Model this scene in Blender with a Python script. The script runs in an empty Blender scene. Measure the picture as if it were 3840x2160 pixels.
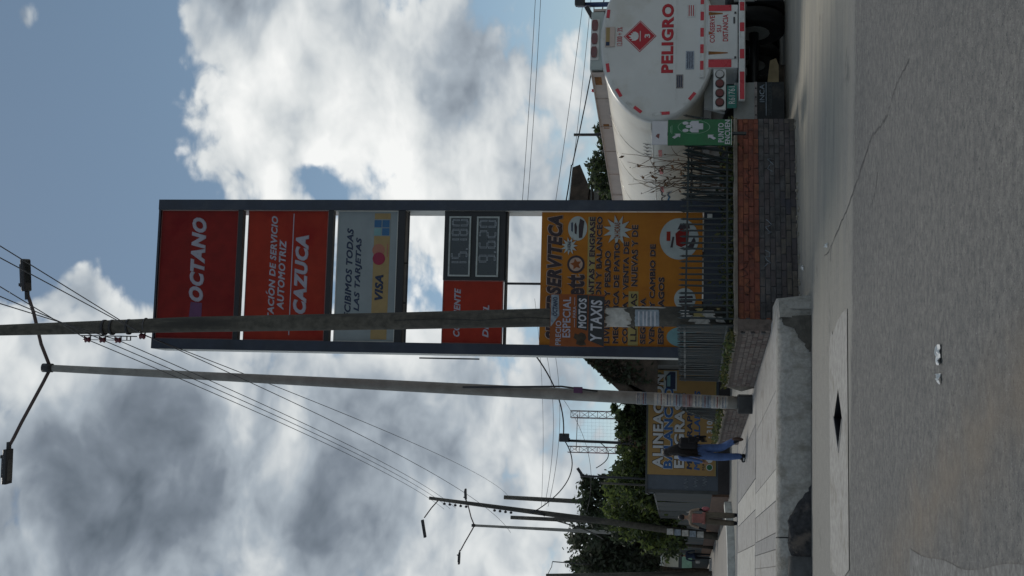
import bpy, bmesh, math, random
import numpy as np
from mathutils import Matrix, Vector
random.seed(7); rng = np.random.default_rng(7)
SC = bpy.context.scene; COL = SC.collection
R = math.radians

# ------------------------------------------------------------------ camera (phone held sideways: the picture lies on its side)
PITCH, ROLL = math.atan(670/4800), 0.011
cam_d = bpy.data.cameras.new('camera'); cam = bpy.data.objects.new('camera', cam_d); COL.objects.link(cam)
cam_d.sensor_width = 36; cam_d.lens = 45.0; cam_d.clip_end = 3000; cam_d.clip_start = 0.1
F = Vector((0, math.cos(PITCH), math.sin(PITCH))); RT = Vector((1, 0, 0)); UP = Vector((0, -math.sin(PITCH), math.cos(PITCH)))
i_u = RT*math.cos(ROLL) + UP*math.sin(ROLL); i_d = RT*math.sin(ROLL) - UP*math.cos(ROLL)
m = Matrix.Identity(4)
for i in range(3):
    m[i][0] = i_d[i]; m[i][1] = i_u[i]; m[i][2] = -F[i]
m.translation = (0, 0, 1.5)
cam.matrix_world = m
SC.camera = cam

# ------------------------------------------------------------------ light, exposure
SUN_AZ, SUN_EL = -14.0, 52.0
SC.view_settings.view_transform = 'Standard'; SC.view_settings.look = 'None'
SC.view_settings.exposure = 0.1; SC.view_settings.gamma = 1.0
SC.render.engine = 'CYCLES'
SC.cycles.max_bounces = 4
SC.cycles.use_denoising = True
sun_d = bpy.data.lights.new('sun', 'SUN'); sun_d.energy = 1.4; sun_d.angle = R(11); sun_d.color = (1, .93, .82)
sun = bpy.data.objects.new('sun', sun_d); COL.objects.link(sun)
sd = Vector((math.sin(R(SUN_AZ))*math.cos(R(SUN_EL)), math.cos(R(SUN_AZ))*math.cos(R(SUN_EL)), math.sin(R(SUN_EL))))
sun.rotation_euler = sd.to_track_quat('Z', 'Y').to_euler(); sun.location = sd*60

# ------------------------------------------------------------------ world: Nishita sky with broken clouds
W = bpy.data.worlds.new('World'); SC.world = W; W.use_nodes = True
nt = W.node_tree; nt.nodes.clear()
class NG:
    def __init__(s, t): s.t = t
    def n(s, typ, **kw):
        x = s.t.nodes.new(typ)
        for k, v in kw.items(): setattr(x, k, v)
        return x
    def l(s, a, b): s.t.links.new(a, b)
    def put(s, inp, v):
        if hasattr(v, 'is_output'): s.l(v, inp)
        else: inp.default_value = v
    def m(s, op, a, b=0.0, c=0.0, clamp=False):
        x = s.n('ShaderNodeMath', operation=op, use_clamp=clamp)
        for i, v in enumerate((a, b, c)): s.put(x.inputs[i], v)
        return x.outputs[0]
    def vm(s, op, a, b=(0, 0, 0)):
        x = s.n('ShaderNodeVectorMath', operation=op); s.put(x.inputs[0], a); s.put(x.inputs[1], b)
        return x.outputs['Value'] if op in ('DOT_PRODUCT', 'LENGTH') else x.outputs[0]
    def noise(s, vec, scale, detail=4, rough=.5, dist=0.0, lac=2.0):
        x = s.n('ShaderNodeTexNoise'); s.put(x.inputs['Vector'], vec); x.inputs['Scale'].default_value = scale
        x.inputs['Detail'].default_value = detail; x.inputs['Roughness'].default_value = rough; x.inputs['Distortion'].default_value = dist
        x.inputs['Lacunarity'].default_value = lac
        return x.outputs[0]
    def ss(s, v, a, b):
        x = s.n('ShaderNodeMapRange', interpolation_type='SMOOTHSTEP'); s.put(x.inputs[0], v)
        x.inputs[1].default_value = a; x.inputs[2].default_value = b
        return x.outputs[0]
    def lin(s, v, a, b, c, d):
        x = s.n('ShaderNodeMapRange'); s.put(x.inputs[0], v)
        for i, q in enumerate((a, b, c, d)): x.inputs[i+1].default_value = q
        return x.outputs[0]
    def ramp(s, v, pts):
        x = s.n('ShaderNodeValToRGB'); s.put(x.inputs[0], v); e = x.color_ramp.elements
        while len(e) < len(pts): e.new(.5)
        for q, (p, c) in zip(e, pts): q.position = p; q.color = (*c, 1)
        return x.outputs[0]
    def mix(s, f, a, b, typ='MIX'):
        x = s.n('ShaderNodeMix', data_type='RGBA', blend_type=typ); s.put(x.inputs[0], f)
        for i, v in ((6, a), (7, b)):
            s.put(x.inputs[i], v if hasattr(v, 'is_output') else (*v, 1))
        return x.outputs[2]
g = NG(nt)
D = g.vm('NORMALIZE', g.n('ShaderNodeTexCoord').outputs['Generated'])
sx = g.n('ShaderNodeSeparateXYZ'); g.l(D, sx.inputs[0])
cb = g.n('ShaderNodeCombineXYZ'); g.l(sx.outputs[0], cb.inputs[0]); g.l(sx.outputs[1], cb.inputs[1]); g.l(g.m('MULTIPLY', sx.outputs[2], 1.45), cb.inputs[2])
Q = cb.outputs[0]
warp = g.n('ShaderNodeTexNoise'); g.l(Q, warp.inputs['Vector']); warp.inputs['Scale'].default_value = 9; warp.inputs['Detail'].default_value = 3
wv = g.vm('SCALE', g.vm('SUBTRACT', warp.outputs['Color'], (.5, .5, .5))); wv.node.inputs['Scale'].default_value = .05
QW = g.vm('ADD', Q, wv)
def dirv(az, el):
    return (math.sin(R(az))*math.cos(R(el)), math.cos(R(az))*math.cos(R(el)), math.sin(R(el)))
def blobs(lst):
    tot = None
    for az, el, sig, amp in lst:
        k = 1/(1-math.cos(R(sig)))
        e = g.m('MULTIPLY', g.m('EXPONENT', g.m('MULTIPLY', g.m('SUBTRACT', g.vm('DOT_PRODUCT', D, dirv(az, el)), 1.0), k)), amp)
        tot = e if tot is None else g.m('ADD', tot, e)
    return tot
n1 = g.noise(QW, 9.5, 6, .52, .15)
n1b = g.noise(g.vm('ADD', QW, (-.004, .010, .030)), 9.5, 4, .52, .15)
n2 = g.noise(g.vm('ADD', QW, (3.1, 1.7, 0)), 6.5, 3, .5)
vo = g.n('ShaderNodeTexVoronoi', feature='F1'); g.l(QW, vo.inputs['Vector']); vo.inputs['Scale'].default_value = 34; vo.inputs['Detail'].default_value = 2; vo.inputs['Roughness'].default_value = .55
puff = g.m('SUBTRACT', .84, vo.outputs['Distance'])
fine = g.m('ADD', g.m('MULTIPLY', g.noise(QW, 40, 4, .6), .5), g.m('MULTIPLY', puff, .5))
COVER = [
    (11.4, 26.5, 4.2, -.44), (6.0, 26.5, 3.8, -.44), (1.0, 25.2, 2.6, -.32), (1.5, 29.5, 2.4, -.28), (10, 31, 4, -.30), (14, 23.2, 2.5, -.22), (3.2, 22.6, 1.6, -.18),
    (9.4, 17.2, 3.8, .30), (6.8, 19.4, 2.2, .24), (8.2, 12.9, 3.6, .24), (13, 18, 3.5, .3), (5.2, 16.6, .8, -.26), (4.3, 16.2, .9, -.20), (12.3, 28.4, 1.2, .56), (12.0, 20.6, 1.6, .2),
    (-8, 25.8, 5.5, .42), (-4.5, 28, 2.0, .12), (-8, 18.5, 5, .36), (-11, 11, 5, .32), (-5, 12, 4, .14), (-1, 20, 3, .12), (9.3, 7.4, 2.6, .06), (2, 9, 4, .08), (-6, 5, 4, .06), (3, 12, 2.5, .12), (1.5, 25.8, .9, .22), (.2, 26.6, 1.0, .28), (-.8, 25.6, 1.0, .16), (4.5, 11, 3, .16), (8, 8.5, 3, .10)

]
BRIGHT = [
    (-8.0, 25.0, 3.2, -.28), (-11.5, 26.5, 4.0, -.28), (-6.2, 22.8, 2.2, -.14), (-10.5, 22.0, 3.5, -.18), (-4.2, 27.4, 1.5, .24), (-2.6, 22.5, 2.0, .16), (-7.4, 18.4, 1.9, .26), (-10.5, 9.6, 2.2, .26), (-5.0, 14.4, 2.2, -.20), (-10.8, 14.6, 2.4, -.20), (-9, 5.5, 3, -.06),
    (8.0, 20.4, 2.6, .24), (9.4, 17, 3.4, .18), (5.0, 19.0, 1.8, .2), (10.5, 9.8, 2.0, -.10), (6.5, 13, 2.4, .16), (2, 6, 3, -.04), (2, 14.5, 4, .16), (-2, 15, 3, .12)

]
field = g.m('ADD', g.m('ADD', n1, blobs(COVER)), g.m('MULTIPLY', g.m('SUBTRACT', fine, .46), .30))
mask = g.ss(field, .385, .55)
soft = g.m('SUBTRACT', 1.0, g.m('MULTIPLY', g.ss(g.m('MULTIPLY', blobs(BRIGHT[:4]), -1.0), .05, .35), .55))
lit = g.m('MULTIPLY', g.m('SUBTRACT', n1, n1b), 1.5)
thick = g.lin(field, .5, 1.1, .20, -.06)
sh = g.m('ADD', g.m('ADD', g.m('ADD', .52, lit), g.m('ADD', blobs(BRIGHT), thick)), g.m('MULTIPLY', g.m('ADD', g.m('MULTIPLY', g.m('SUBTRACT', n2, .5), .66), g.m('MULTIPLY', g.m('SUBTRACT', fine, .42), .34)), soft))
ccol = g.ramp(sh, [(0, (.095, .12, .15)), (.25, (.19, .225, .27)), (.5, (.36, .41, .46)), (.75, (.64, .67, .68)), (1, (.86, .87, .86))])
sky = g.n('ShaderNodeTexSky', sky_type='NISHITA', sun_disc=False); sky.sun_elevation = R(SUN_EL); sky.sun_rotation = R(SUN_AZ)
sky.altitude = 2600; sky.dust_density = 2.0; sky.air_density = 1.0; sky.ozone_density = 1.2
hsv = g.n('ShaderNodeHueSaturation'); hsv.inputs['Saturation'].default_value = .88; hsv.inputs['Hue'].default_value = .482; g.l(sky.outputs[0], hsv.inputs['Color'])
b1 = g.n('ShaderNodeBackground'); g.l(hsv.outputs[0], b1.inputs[0]); b1.inputs[1].default_value = .066
b2 = g.n('ShaderNodeBackground'); g.l(ccol, b2.inputs[0]); b2.inputs[1].default_value = 1.0
mx = g.n('ShaderNodeMixShader'); g.l(mask, mx.inputs[0]); g.l(b1.outputs[0], mx.inputs[1]); g.l(b2.outputs[0], mx.inputs[2])
wo = g.n('ShaderNodeOutputWorld'); g.l(mx.outputs[0], wo.inputs[0])
W.cycles.sampling_method = 'MANUAL'; W.cycles.sample_map_resolution = 512

# ------------------------------------------------------------------ materials
MATS = {}
def mat(name, col, rough=.8, var=.12, scale=6.0, bump=0.0, bscale=60.0, metal=0.0, col2=None, spec=.4, dirt=None, dscale=2.0, streak=1.0, dsh=(.5, .72)):
    """colour with noise variation, fine relief, and optional dirt blotches of a second colour"""
    if name in MATS: return MATS[name]
    M = bpy.data.materials.new(name); M.use_nodes = True; MATS[name] = M
    h = NG(M.node_tree); bs = M.node_tree.nodes['Principled BSDF']
    co = h.n('ShaderNodeTexCoord').outputs['Object']
    oi = h.n('ShaderNodeObjectInfo')
    v = h.vm('ADD', co, h.vm('SCALE', oi.outputs['Location']))
    nz = h.noise(v, scale, 6, .6)
    c2 = col2 or tuple(max(0, c*(1-2.2*var)) for c in col)
    c1 = tuple(min(1, c*(1+var)) for c in col)
    c = h.mix(h.lin(nz, .28, .72, 0, 1), c2, c1)
    if dirt:
        mp = h.n('ShaderNodeMapping'); h.l(v, mp.inputs[0]); mp.inputs['Scale'].default_value = (1, 1, streak)
        c = h.mix(h.ss(h.noise(mp.outputs[0], dscale, 7, .62), *dsh), c, dirt)
    h.l(c, bs.inputs['Base Color'])
    rr = h.lin(nz, .3, .7, max(.05, rough-.08), min(1, rough+.08)); h.l(rr, bs.inputs['Roughness'])
    bs.inputs['Metallic'].default_value = metal; bs.inputs['Specular IOR Level'].default_value = spec
    if bump:
        bp = h.n('ShaderNodeBump'); bp.inputs['Strength'].default_value = 1.0; bp.inputs['Distance'].default_value = bump
        h.l(h.noise(v, bscale, 5, .65), bp.inputs['Height']); h.l(bp.outputs[0], bs.inputs['Normal'])
    return M

# ------------------------------------------------------------------ mesh helpers
class MB:
    def __init__(s): s.v = []; s.f = []; s.mi = []; s.sm = []
    def add(s, vs, fs, mi=0, smooth=False):
        o = len(s.v); s.v += [tuple(p) for p in vs]
        for f in fs: s.f.append(tuple(i+o for i in f)); s.mi.append(mi); s.sm.append(smooth)
        return s
    def box(s, x0, x1, y0, y1, z0, z1, mi=0, M=None, ch=0.0):
        if ch:
            vs = []
            for z, e in ((z0, ch), (z0+ch, 0), (z1-ch, 0), (z1, ch)):
                for x, y in ((x0+e, y0+ch), (x0+ch, y0+e), (x1-ch, y0+e), (x1-e, y0+ch), (x1-e, y1-ch), (x1-ch, y1-e), (x0+ch, y1-e), (x0+e, y1-ch)):
                    vs.append(Vector((x, y, z)))
            fs = [tuple(reversed(range(8))), tuple(range(24, 32))]
            for r in range(3):
                for i in range(8): fs.append((r*8+i, r*8+(i+1) % 8, r*8+8+(i+1) % 8, r*8+8+i))
        else:
            vs = [Vector(p) for p in ((x0, y0, z0), (x1, y0, z0), (x1, y1, z0), (x0, y1, z0), (x0, y0, z1), (x1, y0, z1), (x1, y1, z1), (x0, y1, z1))]
            fs = [(3, 2, 1, 0), (4, 5, 6, 7), (0, 1, 5, 4), (1, 2, 6, 5), (2, 3, 7, 6), (3, 0, 4, 7)]
        if M: vs = [M @ p for p in vs]
        return s.add(vs, fs, mi)
    def tube(s, pts, rad, n=8, mi=0, cap=True, smooth=True):
        pts = [Vector(p) for p in pts]
        if not hasattr(rad, '__len__'): rad = [rad]*len(pts)
        vs = []; up = Vector((0, 0, 1))
        prev = None
        for i, p in enumerate(pts):
            d = (pts[min(i+1, len(pts)-1)]-pts[max(i-1, 0)]).normalized()
            a = d.cross(up) if prev is None else (prev-d*prev.dot(d))
            if a.length < 1e-3: a = d.cross(Vector((0, 1, 0)))
            a.normalize(); prev = a; b = d.cross(a)
            for k in range(n):
                t = 2*math.pi*k/n; vs.append(p+a*math.cos(t)*rad[i]+b*math.sin(t)*rad[i])
        fs = []
        for i in range(len(pts)-1):
            for k in range(n): fs.append((i*n+k, i*n+(k+1) % n, (i+1)*n+(k+1) % n, (i+1)*n+k))
        s.add(vs, fs, mi, smooth)
        if cap:
            o = len(s.v)-len(vs)
            s.f += [tuple(o+k for k in reversed(range(n))), tuple(o+(len(pts)-1)*n+k for k in range(n))]; s.mi += [mi, mi]; s.sm += [False, False]
        return s
    def prism(s, poly, y0, y1, mi=0, plane='xz'):
        """polygon in local x-z pulled from y0 to y1 (or x-y pulled in z)"""
        n = len(poly)
        if plane == 'xz': vs = [(a, y0, b) for a, b in poly]+[(a, y1, b) for a, b in poly]
        else: vs = [(a, b, y0) for a, b in poly]+[(a, b, y1) for a, b in poly]
        fs = [tuple(range(n)), tuple(reversed(range(n, 2*n)))]+[(i, i+n, (i+1) % n+n, (i+1) % n) for i in range(n)]
        return s.add(vs, fs, mi)
    def ell(s, c, r, nu=14, nv=9, mi=0, M=None):
        vs = []; fs = []
        for j in range(nv+1):
            ph = math.pi*j/nv
            for i in range(nu):
                th = 2*math.pi*i/nu
                p = Vector((c[0]+r[0]*math.sin(ph)*math.cos(th), c[1]+r[1]*math.sin(ph)*math.sin(th), c[2]+r[2]*math.cos(ph)))
                vs.append(M @ p if M else p)
        for j in range(nv):
            for i in range(nu): fs.append((j*nu+i, (j+1)*nu+i, (j+1)*nu+(i+1) % nu, j*nu+(i+1) % nu))
        return s.add(vs, fs, mi, True)
    def mesh(s, name, mats):
        me = bpy.data.meshes.new(name); me.from_pydata(s.v, [], s.f)
        for q in (mats if isinstance(mats, (list, tuple)) else [mats]): me.materials.append(q)
        me.polygons.foreach_set('material_index', s.mi); me.polygons.foreach_set('use_smooth', s.sm)
        bm = bmesh.new(); bm.from_mesh(me); bmesh.ops.recalc_face_normals(bm, faces=bm.faces[:]); bm.to_mesh(me); bm.free()
        me.update(); return me
def link(name, me, parent=None, loc=(0, 0, 0), rot=(0, 0, 0)):
    o = bpy.data.objects.new(name, me); COL.objects.link(o); o.location = loc; o.rotation_euler = rot
    if parent: o.parent = parent
    return o
def part(name, mb, mats, parent=None, loc=(0, 0, 0), rot=(0, 0, 0), label=None):
    o = link(name, mb.mesh(name, mats), parent, loc, rot)
    if label: o['label'] = label
    return o
def tag(o, label, cat, group=None, kind=None):
    if label: o['label'] = label
    if cat: o['category'] = cat
    if group: o['group'] = group
    if kind: o['kind'] = kind
    return o
def thing(name, label, cat, loc=(0, 0, 0), rz=0, group=None):
    o = bpy.data.objects.new(name, None); COL.objects.link(o); o.location = loc; o.rotation_euler = (0, 0, rz); o.empty_display_size = .2
    return tag(o, label, cat, group)
def struct(name, mb, mats, label=None):
    o = part(name, mb, mats); o['kind'] = 'structure'
    if label: o['label'] = label
    return o
TEXTS = []
def text(body, box, m_, parent, y, bold=.0, shear=0.0, name='lettering', depth=.004, rows=None):
    TEXTS.append((body, box, m_, parent, y, bold, shear, name, depth))
def otext(body, box, m_, mo, parent, y, bold=.03, ob=.075, shear=0.0):
    """lettering with a pale outline behind it"""
    x0, z0, x1, z1 = box; e = (z1-z0)*(ob-bold)*.9
    text(body, (x0-e, z0-e, x1+e, z1+e), mo, parent, y, ob, shear, 'letter_outline', .003)
    text(body, box, m_, parent, y-.0035, bold, shear)
def finish_texts():
    obs = []
    for body, box, m_, parent, y, bold, shear, name, depth in TEXTS:
        cu = bpy.data.curves.new('t', 'FONT'); cu.body = body; cu.shear = shear; cu.extrude = .02; cu.bevel_depth = bold*.8; cu.bevel_resolution = 0
        cu.resolution_u = 3; cu.space_character = 1.0+bold*1.6
        o = bpy.data.objects.new('t', cu); COL.objects.link(o); obs.append(o)
    bpy.context.view_layer.update()
    dg = bpy.context.evaluated_depsgraph_get()
    for o, (body, box, m_, parent, y, bold, shear, name, depth) in zip(obs, TEXTS):
        me = bpy.data.meshes.new_from_object(o.evaluated_get(dg)); me.name = name
        n = len(me.vertices); a = np.zeros(n*3); me.vertices.foreach_get('co', a); a = a.reshape(n, 3)
        lo, hi = a.min(0), a.max(0); x0, z0, x1, z1 = box
        b = np.empty_like(a)
        b[:, 0] = x0+(a[:, 0]-lo[0])/(hi[0]-lo[0])*(x1-x0)
        b[:, 2] = z0+(a[:, 1]-lo[1])/(hi[1]-lo[1])*(z1-z0)
        b[:, 1] = y-(a[:, 2]-lo[2])/(hi[2]-lo[2])*depth
        me.vertices.foreach_set('co', b.ravel()); me.materials.clear(); me.materials.append(m_); me.update()
        link(name, me, parent)
    for o in obs:
        cu = o.data; bpy.data.objects.remove(o); bpy.data.curves.remove(cu)
def sag(a, b, s, n=18):
    a = Vector(a); b = Vector(b)
    return [a.lerp(b, i/n)-Vector((0, 0, s*4*(i/n)*(1-i/n))) for i in range(n+1)]
def disc(cx, cz, rx, rz, n=28): return [(cx+rx*math.cos(2*math.pi*i/n), cz+rz*math.sin(2*math.pi*i/n)) for i in range(n)]
def starpoly(cx, cz, rx, rz, n=12, q=.55): return [(cx+rx*(1 if i % 2 == 0 else q)*math.cos(math.pi*i/n+.2), cz+rz*(1 if i % 2 == 0 else q)*math.sin(math.pi*i/n+.2)) for i in range(2*n)]

# ------------------------------------------------------------------ palette
def road_material():
    M = bpy.data.materials.new('worn_asphalt'); M.use_nodes = True; h = NG(M.node_tree); bs = M.node_tree.nodes['Principled BSDF']
    co = h.n('ShaderNodeTexCoord').outputs['Object']; sp = h.n('ShaderNodeSeparateXYZ'); h.l(co, sp.inputs[0])
    big = h.noise(co, .45, 6, .6); mid = h.noise(co, 3.2, 6, .62); fine = h.noise(co, 95, 4, .7)
    agg = h.n('ShaderNodeTexVoronoi'); h.l(co, agg.inputs['Vector']); agg.inputs['Scale'].default_value = 70
    c = h.mix(h.lin(big, .32, .68, 0, 1), (.182, .184, .180), (.268, .264, .248))
    c = h.mix(h.m('MULTIPLY', h.lin(mid, .35, .7, 0, 1), .7), c, (.305, .30, .28))
    c = h.mix(h.lin(h.noise(co, 12, 5, .72), .38, .62, .0, .9), c, (.118, .120, .122))
    c = h.mix(h.ss(h.noise(co, 30, 4, .75), .55, .68), c, (.045, .047, .05))
    c = h.mix(h.lin(fine, .35, .66, .0, .6), c, (.10, .104, .108))
    c = h.mix(h.m('MULTIPLY', h.ss(agg.outputs['Distance'], .34, .16), h.ss(h.noise(co, 31, 3, .6), .50, .62)), c, (.33, .33, .33))
    c = h.mix(h.m('MULTIPLY', h.ss(agg.outputs['Distance'], .30, .12), h.ss(h.noise(co, 23, 3, .6), .55, .64)), c, (.045, .046, .05))
    gut = h.ss(h.m('ADD', sp.outputs[1], h.m('MULTIPLY', h.m('SUBTRACT', h.noise(co, 1.7, 6, .65), .5), .5)), 12.25, 12.42)
    c = h.mix(h.m('MULTIPLY', gut, .55), c, (.35, .345, .32))
    # dust brought in by lorries, long streaks along the street near the yard, and brown mud on the near left
    mp = h.n('ShaderNodeMapping'); h.l(co, mp.inputs[0]); mp.inputs['Scale'].default_value = (.35, 2.2, 1); mp.inputs['Rotation'].default_value = (0, 0, R(-8))
    st = h.noise(mp.outputs[0], 1.4, 7, .6)
    near_yard = h.m('MULTIPLY', h.ss(sp.outputs[1], 11.6, 14.5), h.ss(sp.outputs[0], -1.5, 1.5))
    c = h.mix(h.m('MULTIPLY', h.m('MULTIPLY', near_yard, h.lin(st, .36, .62, .15, 1.0)), .9), c, (.43, .40, .33))
    ln = h.m('ABSOLUTE', h.m('ADD', h.m('SUBTRACT', sp.outputs[0], h.m('MULTIPLY', sp.outputs[1], -.42)), -2.15))
    mud = h.m('MULTIPLY', h.ss(h.m('ADD', ln, h.m('MULTIPLY', h.noise(co, 2.1, 6, .6), .9)), 1.0, .25), h.ss(sp.outputs[1], 11.5, 8.5))
    oil = h.m('MULTIPLY', h.ss(h.noise(co, 1.1, 5, .6), .58, .70), h.ss(h.noise(co, 5.5, 5, .65), .42, .6))
    c = h.mix(h.m('MULTIPLY', oil, .6), c, (.09, .092, .095))
    c = h.mix(h.m('MULTIPLY', mud, .55), c, (.25, .205, .155))
    h.l(c, bs.inputs['Base Color']); bs.inputs['Roughness'].default_value = .88; bs.inputs['Specular IOR Level'].default_value = .3
    bp = h.n('ShaderNodeBump'); bp.inputs['Distance'].default_value = .012; bp.inputs['Strength'].default_value = .9
    h.l(h.m('ADD', h.m('MULTIPLY', agg.outputs['Distance'], .6), fine), bp.inputs['Height']); h.l(bp.outputs[0], bs.inputs['Normal'])
    return M
M_ROAD = road_material()
M_CONC = mat('pale_concrete', (.36, .355, .34), .9, .16, 12, .006, 90, dirt=(.22, .21, .185), dscale=2.6)
M_SLAB = mat('slab_concrete', (.36, .355, .345), .9, .14, 14, .005, 110, dirt=(.22, .21, .19), dscale=2.2)
M_SLAB2 = mat('slab_concrete_pale', (.45, .445, .42), .9, .12, 14, .005, 110, dirt=(.29, .28, .255), dscale=2.4)
M_SLAB3 = mat('slab_concrete_grey', (.28, .28, .28), .9, .16, 14, .005, 110, dirt=(.18, .178, .17), dscale=2.2)
M_KERB = mat('kerb_concrete', (.35, .342, .318), .92, .14, 22, .012, 40, dirt=(.205, .195, .17), dscale=6, streak=.22, dsh=(.46, .68))
M_STAIN = mat('kerb_dark_stain', (.095, .09, .078), .92, .25, 9, .012, 45, dirt=(.05, .048, .042), dscale=5)
M_TAR = mat('tar_mound', (.045, .046, .05), .85, .35, 14, .02, 30, dirt=(.12, .10, .085), dscale=3.5)
M_TAR2 = mat('old_tar_ramp', (.085, .088, .09), .9, .2, 8, .01, 60, dirt=(.16, .15, .135), dscale=2.5)
M_PIT = mat('wet_pit', (.012, .012, .015), .5, .3, 8)
M_CRACK = mat('crack_dark', (.10, .10, .102), .95, .3, 9)
M_DIRT = mat('gutter_dirt', (.10, .075, .055), .95, .3, 20, .01, 80)
M_DUST = mat('pale_dust', (.30, .275, .22), .95, .2, 8, .006, 90)
M_REDBR = mat('red_painted_brick', (.20, .065, .043), .85, .3, 7, .006, 60, dirt=(.085, .040, .033), dscale=4.5, streak=.5)
M_REDBR2 = mat('orange_worn_brick', (.25, .088, .048), .85, .3, 7, .006, 60, dirt=(.10, .042, .03), dscale=4)
M_GREYBR = mat('slate_painted_brick', (.092, .089, .090), .85, .3, 6, .006, 60, dirt=(.14, .115, .10), dscale=2.6)
M_GREYBR2 = mat('purple_grey_brick', (.098, .084, .084), .85, .3, 6, .006, 60, dirt=(.05, .05, .062), dscale=3)
M_MORTR = mat('painted_joint_red', (.155, .052, .037), .92, .3, 9, .008, 70)
M_MORTG = mat('painted_joint_grey', (.068, .068, .074), .92, .3, 9, .008, 70)
M_MORTB = mat('brown_mortar', (.15, .12, .105), .92, .25, 9, .008, 70)
M_MORT = mat('mortar', (.085, .06, .055), .95, .25, 9, .008, 70)
M_BRB = mat('brown_plaster_brick', (.20, .165, .145), .9, .22, 5, .008, 60, dirt=(.12, .09, .08), dscale=3)
M_BRB2 = mat('brown_brick', (.165, .12, .105), .9, .22, 5, .008, 60, dirt=(.09, .07, .065), dscale=3)
M_COPE = mat('coping_plaster', (.23, .20, .17), .92, .22, 6, .008, 50, dirt=(.12, .105, .08), dscale=3)
M_IRON = mat('dark_green_iron', (.020, .032, .036), .5, .25, 12, spec=.5, dirt=(.045, .03, .02), dscale=9)
M_STEEL = mat('slate_blue_steel', (.022, .032, .056), .42, .2, 3, spec=.5, dirt=(.04, .05, .07), dscale=2)
M_BLACK = mat('black_metal', (.010, .011, .014), .45, .2, 5, spec=.5)
M_SIDE = mat('pale_side_sheet', (.62, .62, .58), .55, .08, 3, dirt=(.42, .40, .36), dscale=3)
M_PRED = mat('dark_red_panel', (.215, .020, .017), .5, .10, 5, spec=.12, dirt=(.165, .009, .011), dscale=1.3)
M_PRED2 = mat('bright_red_panel', (.31, .034, .019), .5, .08, 5, spec=.12, dirt=(.235, .015, .012), dscale=1.3)
M_EDGE = mat('panel_edge', (.26, .10, .09), .5)
M_WHITEP = mat('off_white_panel', (.27, .31, .325), .5, .06, 3, spec=.15, dirt=(.22, .26, .275), dscale=1.5)
M_WTXT = mat('white_lettering', (.48, .48, .52), .5, .05, 6)
M_GTXT = mat('grey_white_lettering', (.34, .335, .40), .5, .05, 6)
M_NAVY = mat('navy_lettering', (.018, .032, .075), .5, .1, 6)
M_PURP = mat('purple_logo', (.11, .04, .11), .5, .1, 6)
M_YEL = mat('card_yellow', (.33, .235, .10), .5, .08, 6)
M_MC1 = mat('card_red', (.27, .015, .05), .5, .05, 6)
M_MC2 = mat('card_orange', (.36, .15, .10), .5, .05, 6)
M_BLU = mat('card_blue', (.03, .12, .26), .5, .1, 6)
M_ORG = mat('orange_banner', (.42, .165, .028), .7, .08, 2.0, spec=.12, dirt=(.33, .115, .025), dscale=1.6, streak=.4)
M_ORG2 = mat('rust_orange_poster', (.26, .085, .032), .7, .10, 3, spec=.12, dirt=(.18, .055, .026), dscale=3)
M_PALEO = mat('pale_peach_outline', (.42, .30, .24), .6, .06, 6)
M_BTXT = mat('dark_brown_lettering', (.035, .022, .028), .55, .1, 6)
M_YBAND = mat('pale_yellow_patch', (.33, .27, .10), .6, .08, 4)
M_WDISC = mat('pale_print', (.38, .42, .41), .6, .08, 4)
M_TEAL = mat('teal_print', (.18, .34, .36), .6, .1, 5)
M_POLE = mat('aged_pole_concrete', (.12, .112, .094), .92, .25, 9, .012, 45, dirt=(.052, .050, .046), dscale=3.0, streak=.15, dsh=(.42, .62))
M_POLE2 = mat('grey_post_concrete', (.31, .305, .285), .9, .14, 4, .006, 70, dirt=(.20, .19, .175), dscale=2.2, streak=.2)
M_PAPER = mat('weathered_paper', (.50, .49, .46), .8, .2, 8, .003, 60, dirt=(.27, .25, .22), dscale=6)
M_PAPB = mat('blue_grey_paper', (.28, .33, .38), .8, .2, 8, dirt=(.14, .17, .21), dscale=9)
M_PAPR = mat('faded_red_print', (.24, .10, .095), .8, .2, 8)
M_LAMP = mat('charcoal_lamp', (.035, .036, .042), .5, .15, 6)
M_ARM = mat('arm_steel', (.10, .075, .075), .6, .2, 8)
M_INS = mat('maroon_porcelain', (.16, .020, .035), .3, .15, 6, spec=.6)
M_WIRE = mat('wire_rubber', (.03, .032, .036), .6, .1, 5)
M_WIRE2 = mat('aluminium_wire', (.10, .10, .11), .5, .1, 5)
M_TANK = mat('white_tank_paint', (.60, .61, .60), .35, .05, 1.6, spec=.5, dirt=(.50, .49, .45), dscale=1.5)
M_TANKS = mat('cream_tank_paint', (.64, .62, .55), .4, .06, 1.6, spec=.5, dirt=(.52, .47, .38), dscale=1.1)
M_CAT = mat('dusty_pink_sheet', (.50, .42, .38), .6, .08, 3, dirt=(.40, .33, .29), dscale=2)
M_TRED = mat('sign_red', (.42, .018, .03), .4, .06, 6)
M_REFL = mat('reflective_red', (.50, .015, .035), .3, .05, 8, spec=.6)
M_REFW = mat('reflective_white', (.60, .61, .60), .35, .08, 8, dirt=(.42, .42, .4), dscale=6)
M_LENS = mat('red_lens', (.12, .006, .012), .18, .1, 10, spec=.7)
M_CLEAR = mat('clear_lens', (.45, .45, .45), .2, .1, 10, spec=.7)
M_GPLATE = mat('green_plate', (.02, .16, .13), .5, .08, 8)
M_RUST = mat('rust', (.30, .13, .04), .9, .25, 12)
M_TYRE = mat('tyre_rubber', (.014, .014, .015), .8, .2, 10, .004, 50)
M_FLAP = mat('mudflap_rubber', (.016, .019, .021), .7, .2, 10, dirt=(.05, .045, .04), dscale=5)
M_LITGND = mat('tan_lit_ground', (.44, .34, .20), .85, .15, 5, .004, 40)  # tan carries the sunlight on the ground glimpsed under the tanker
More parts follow.
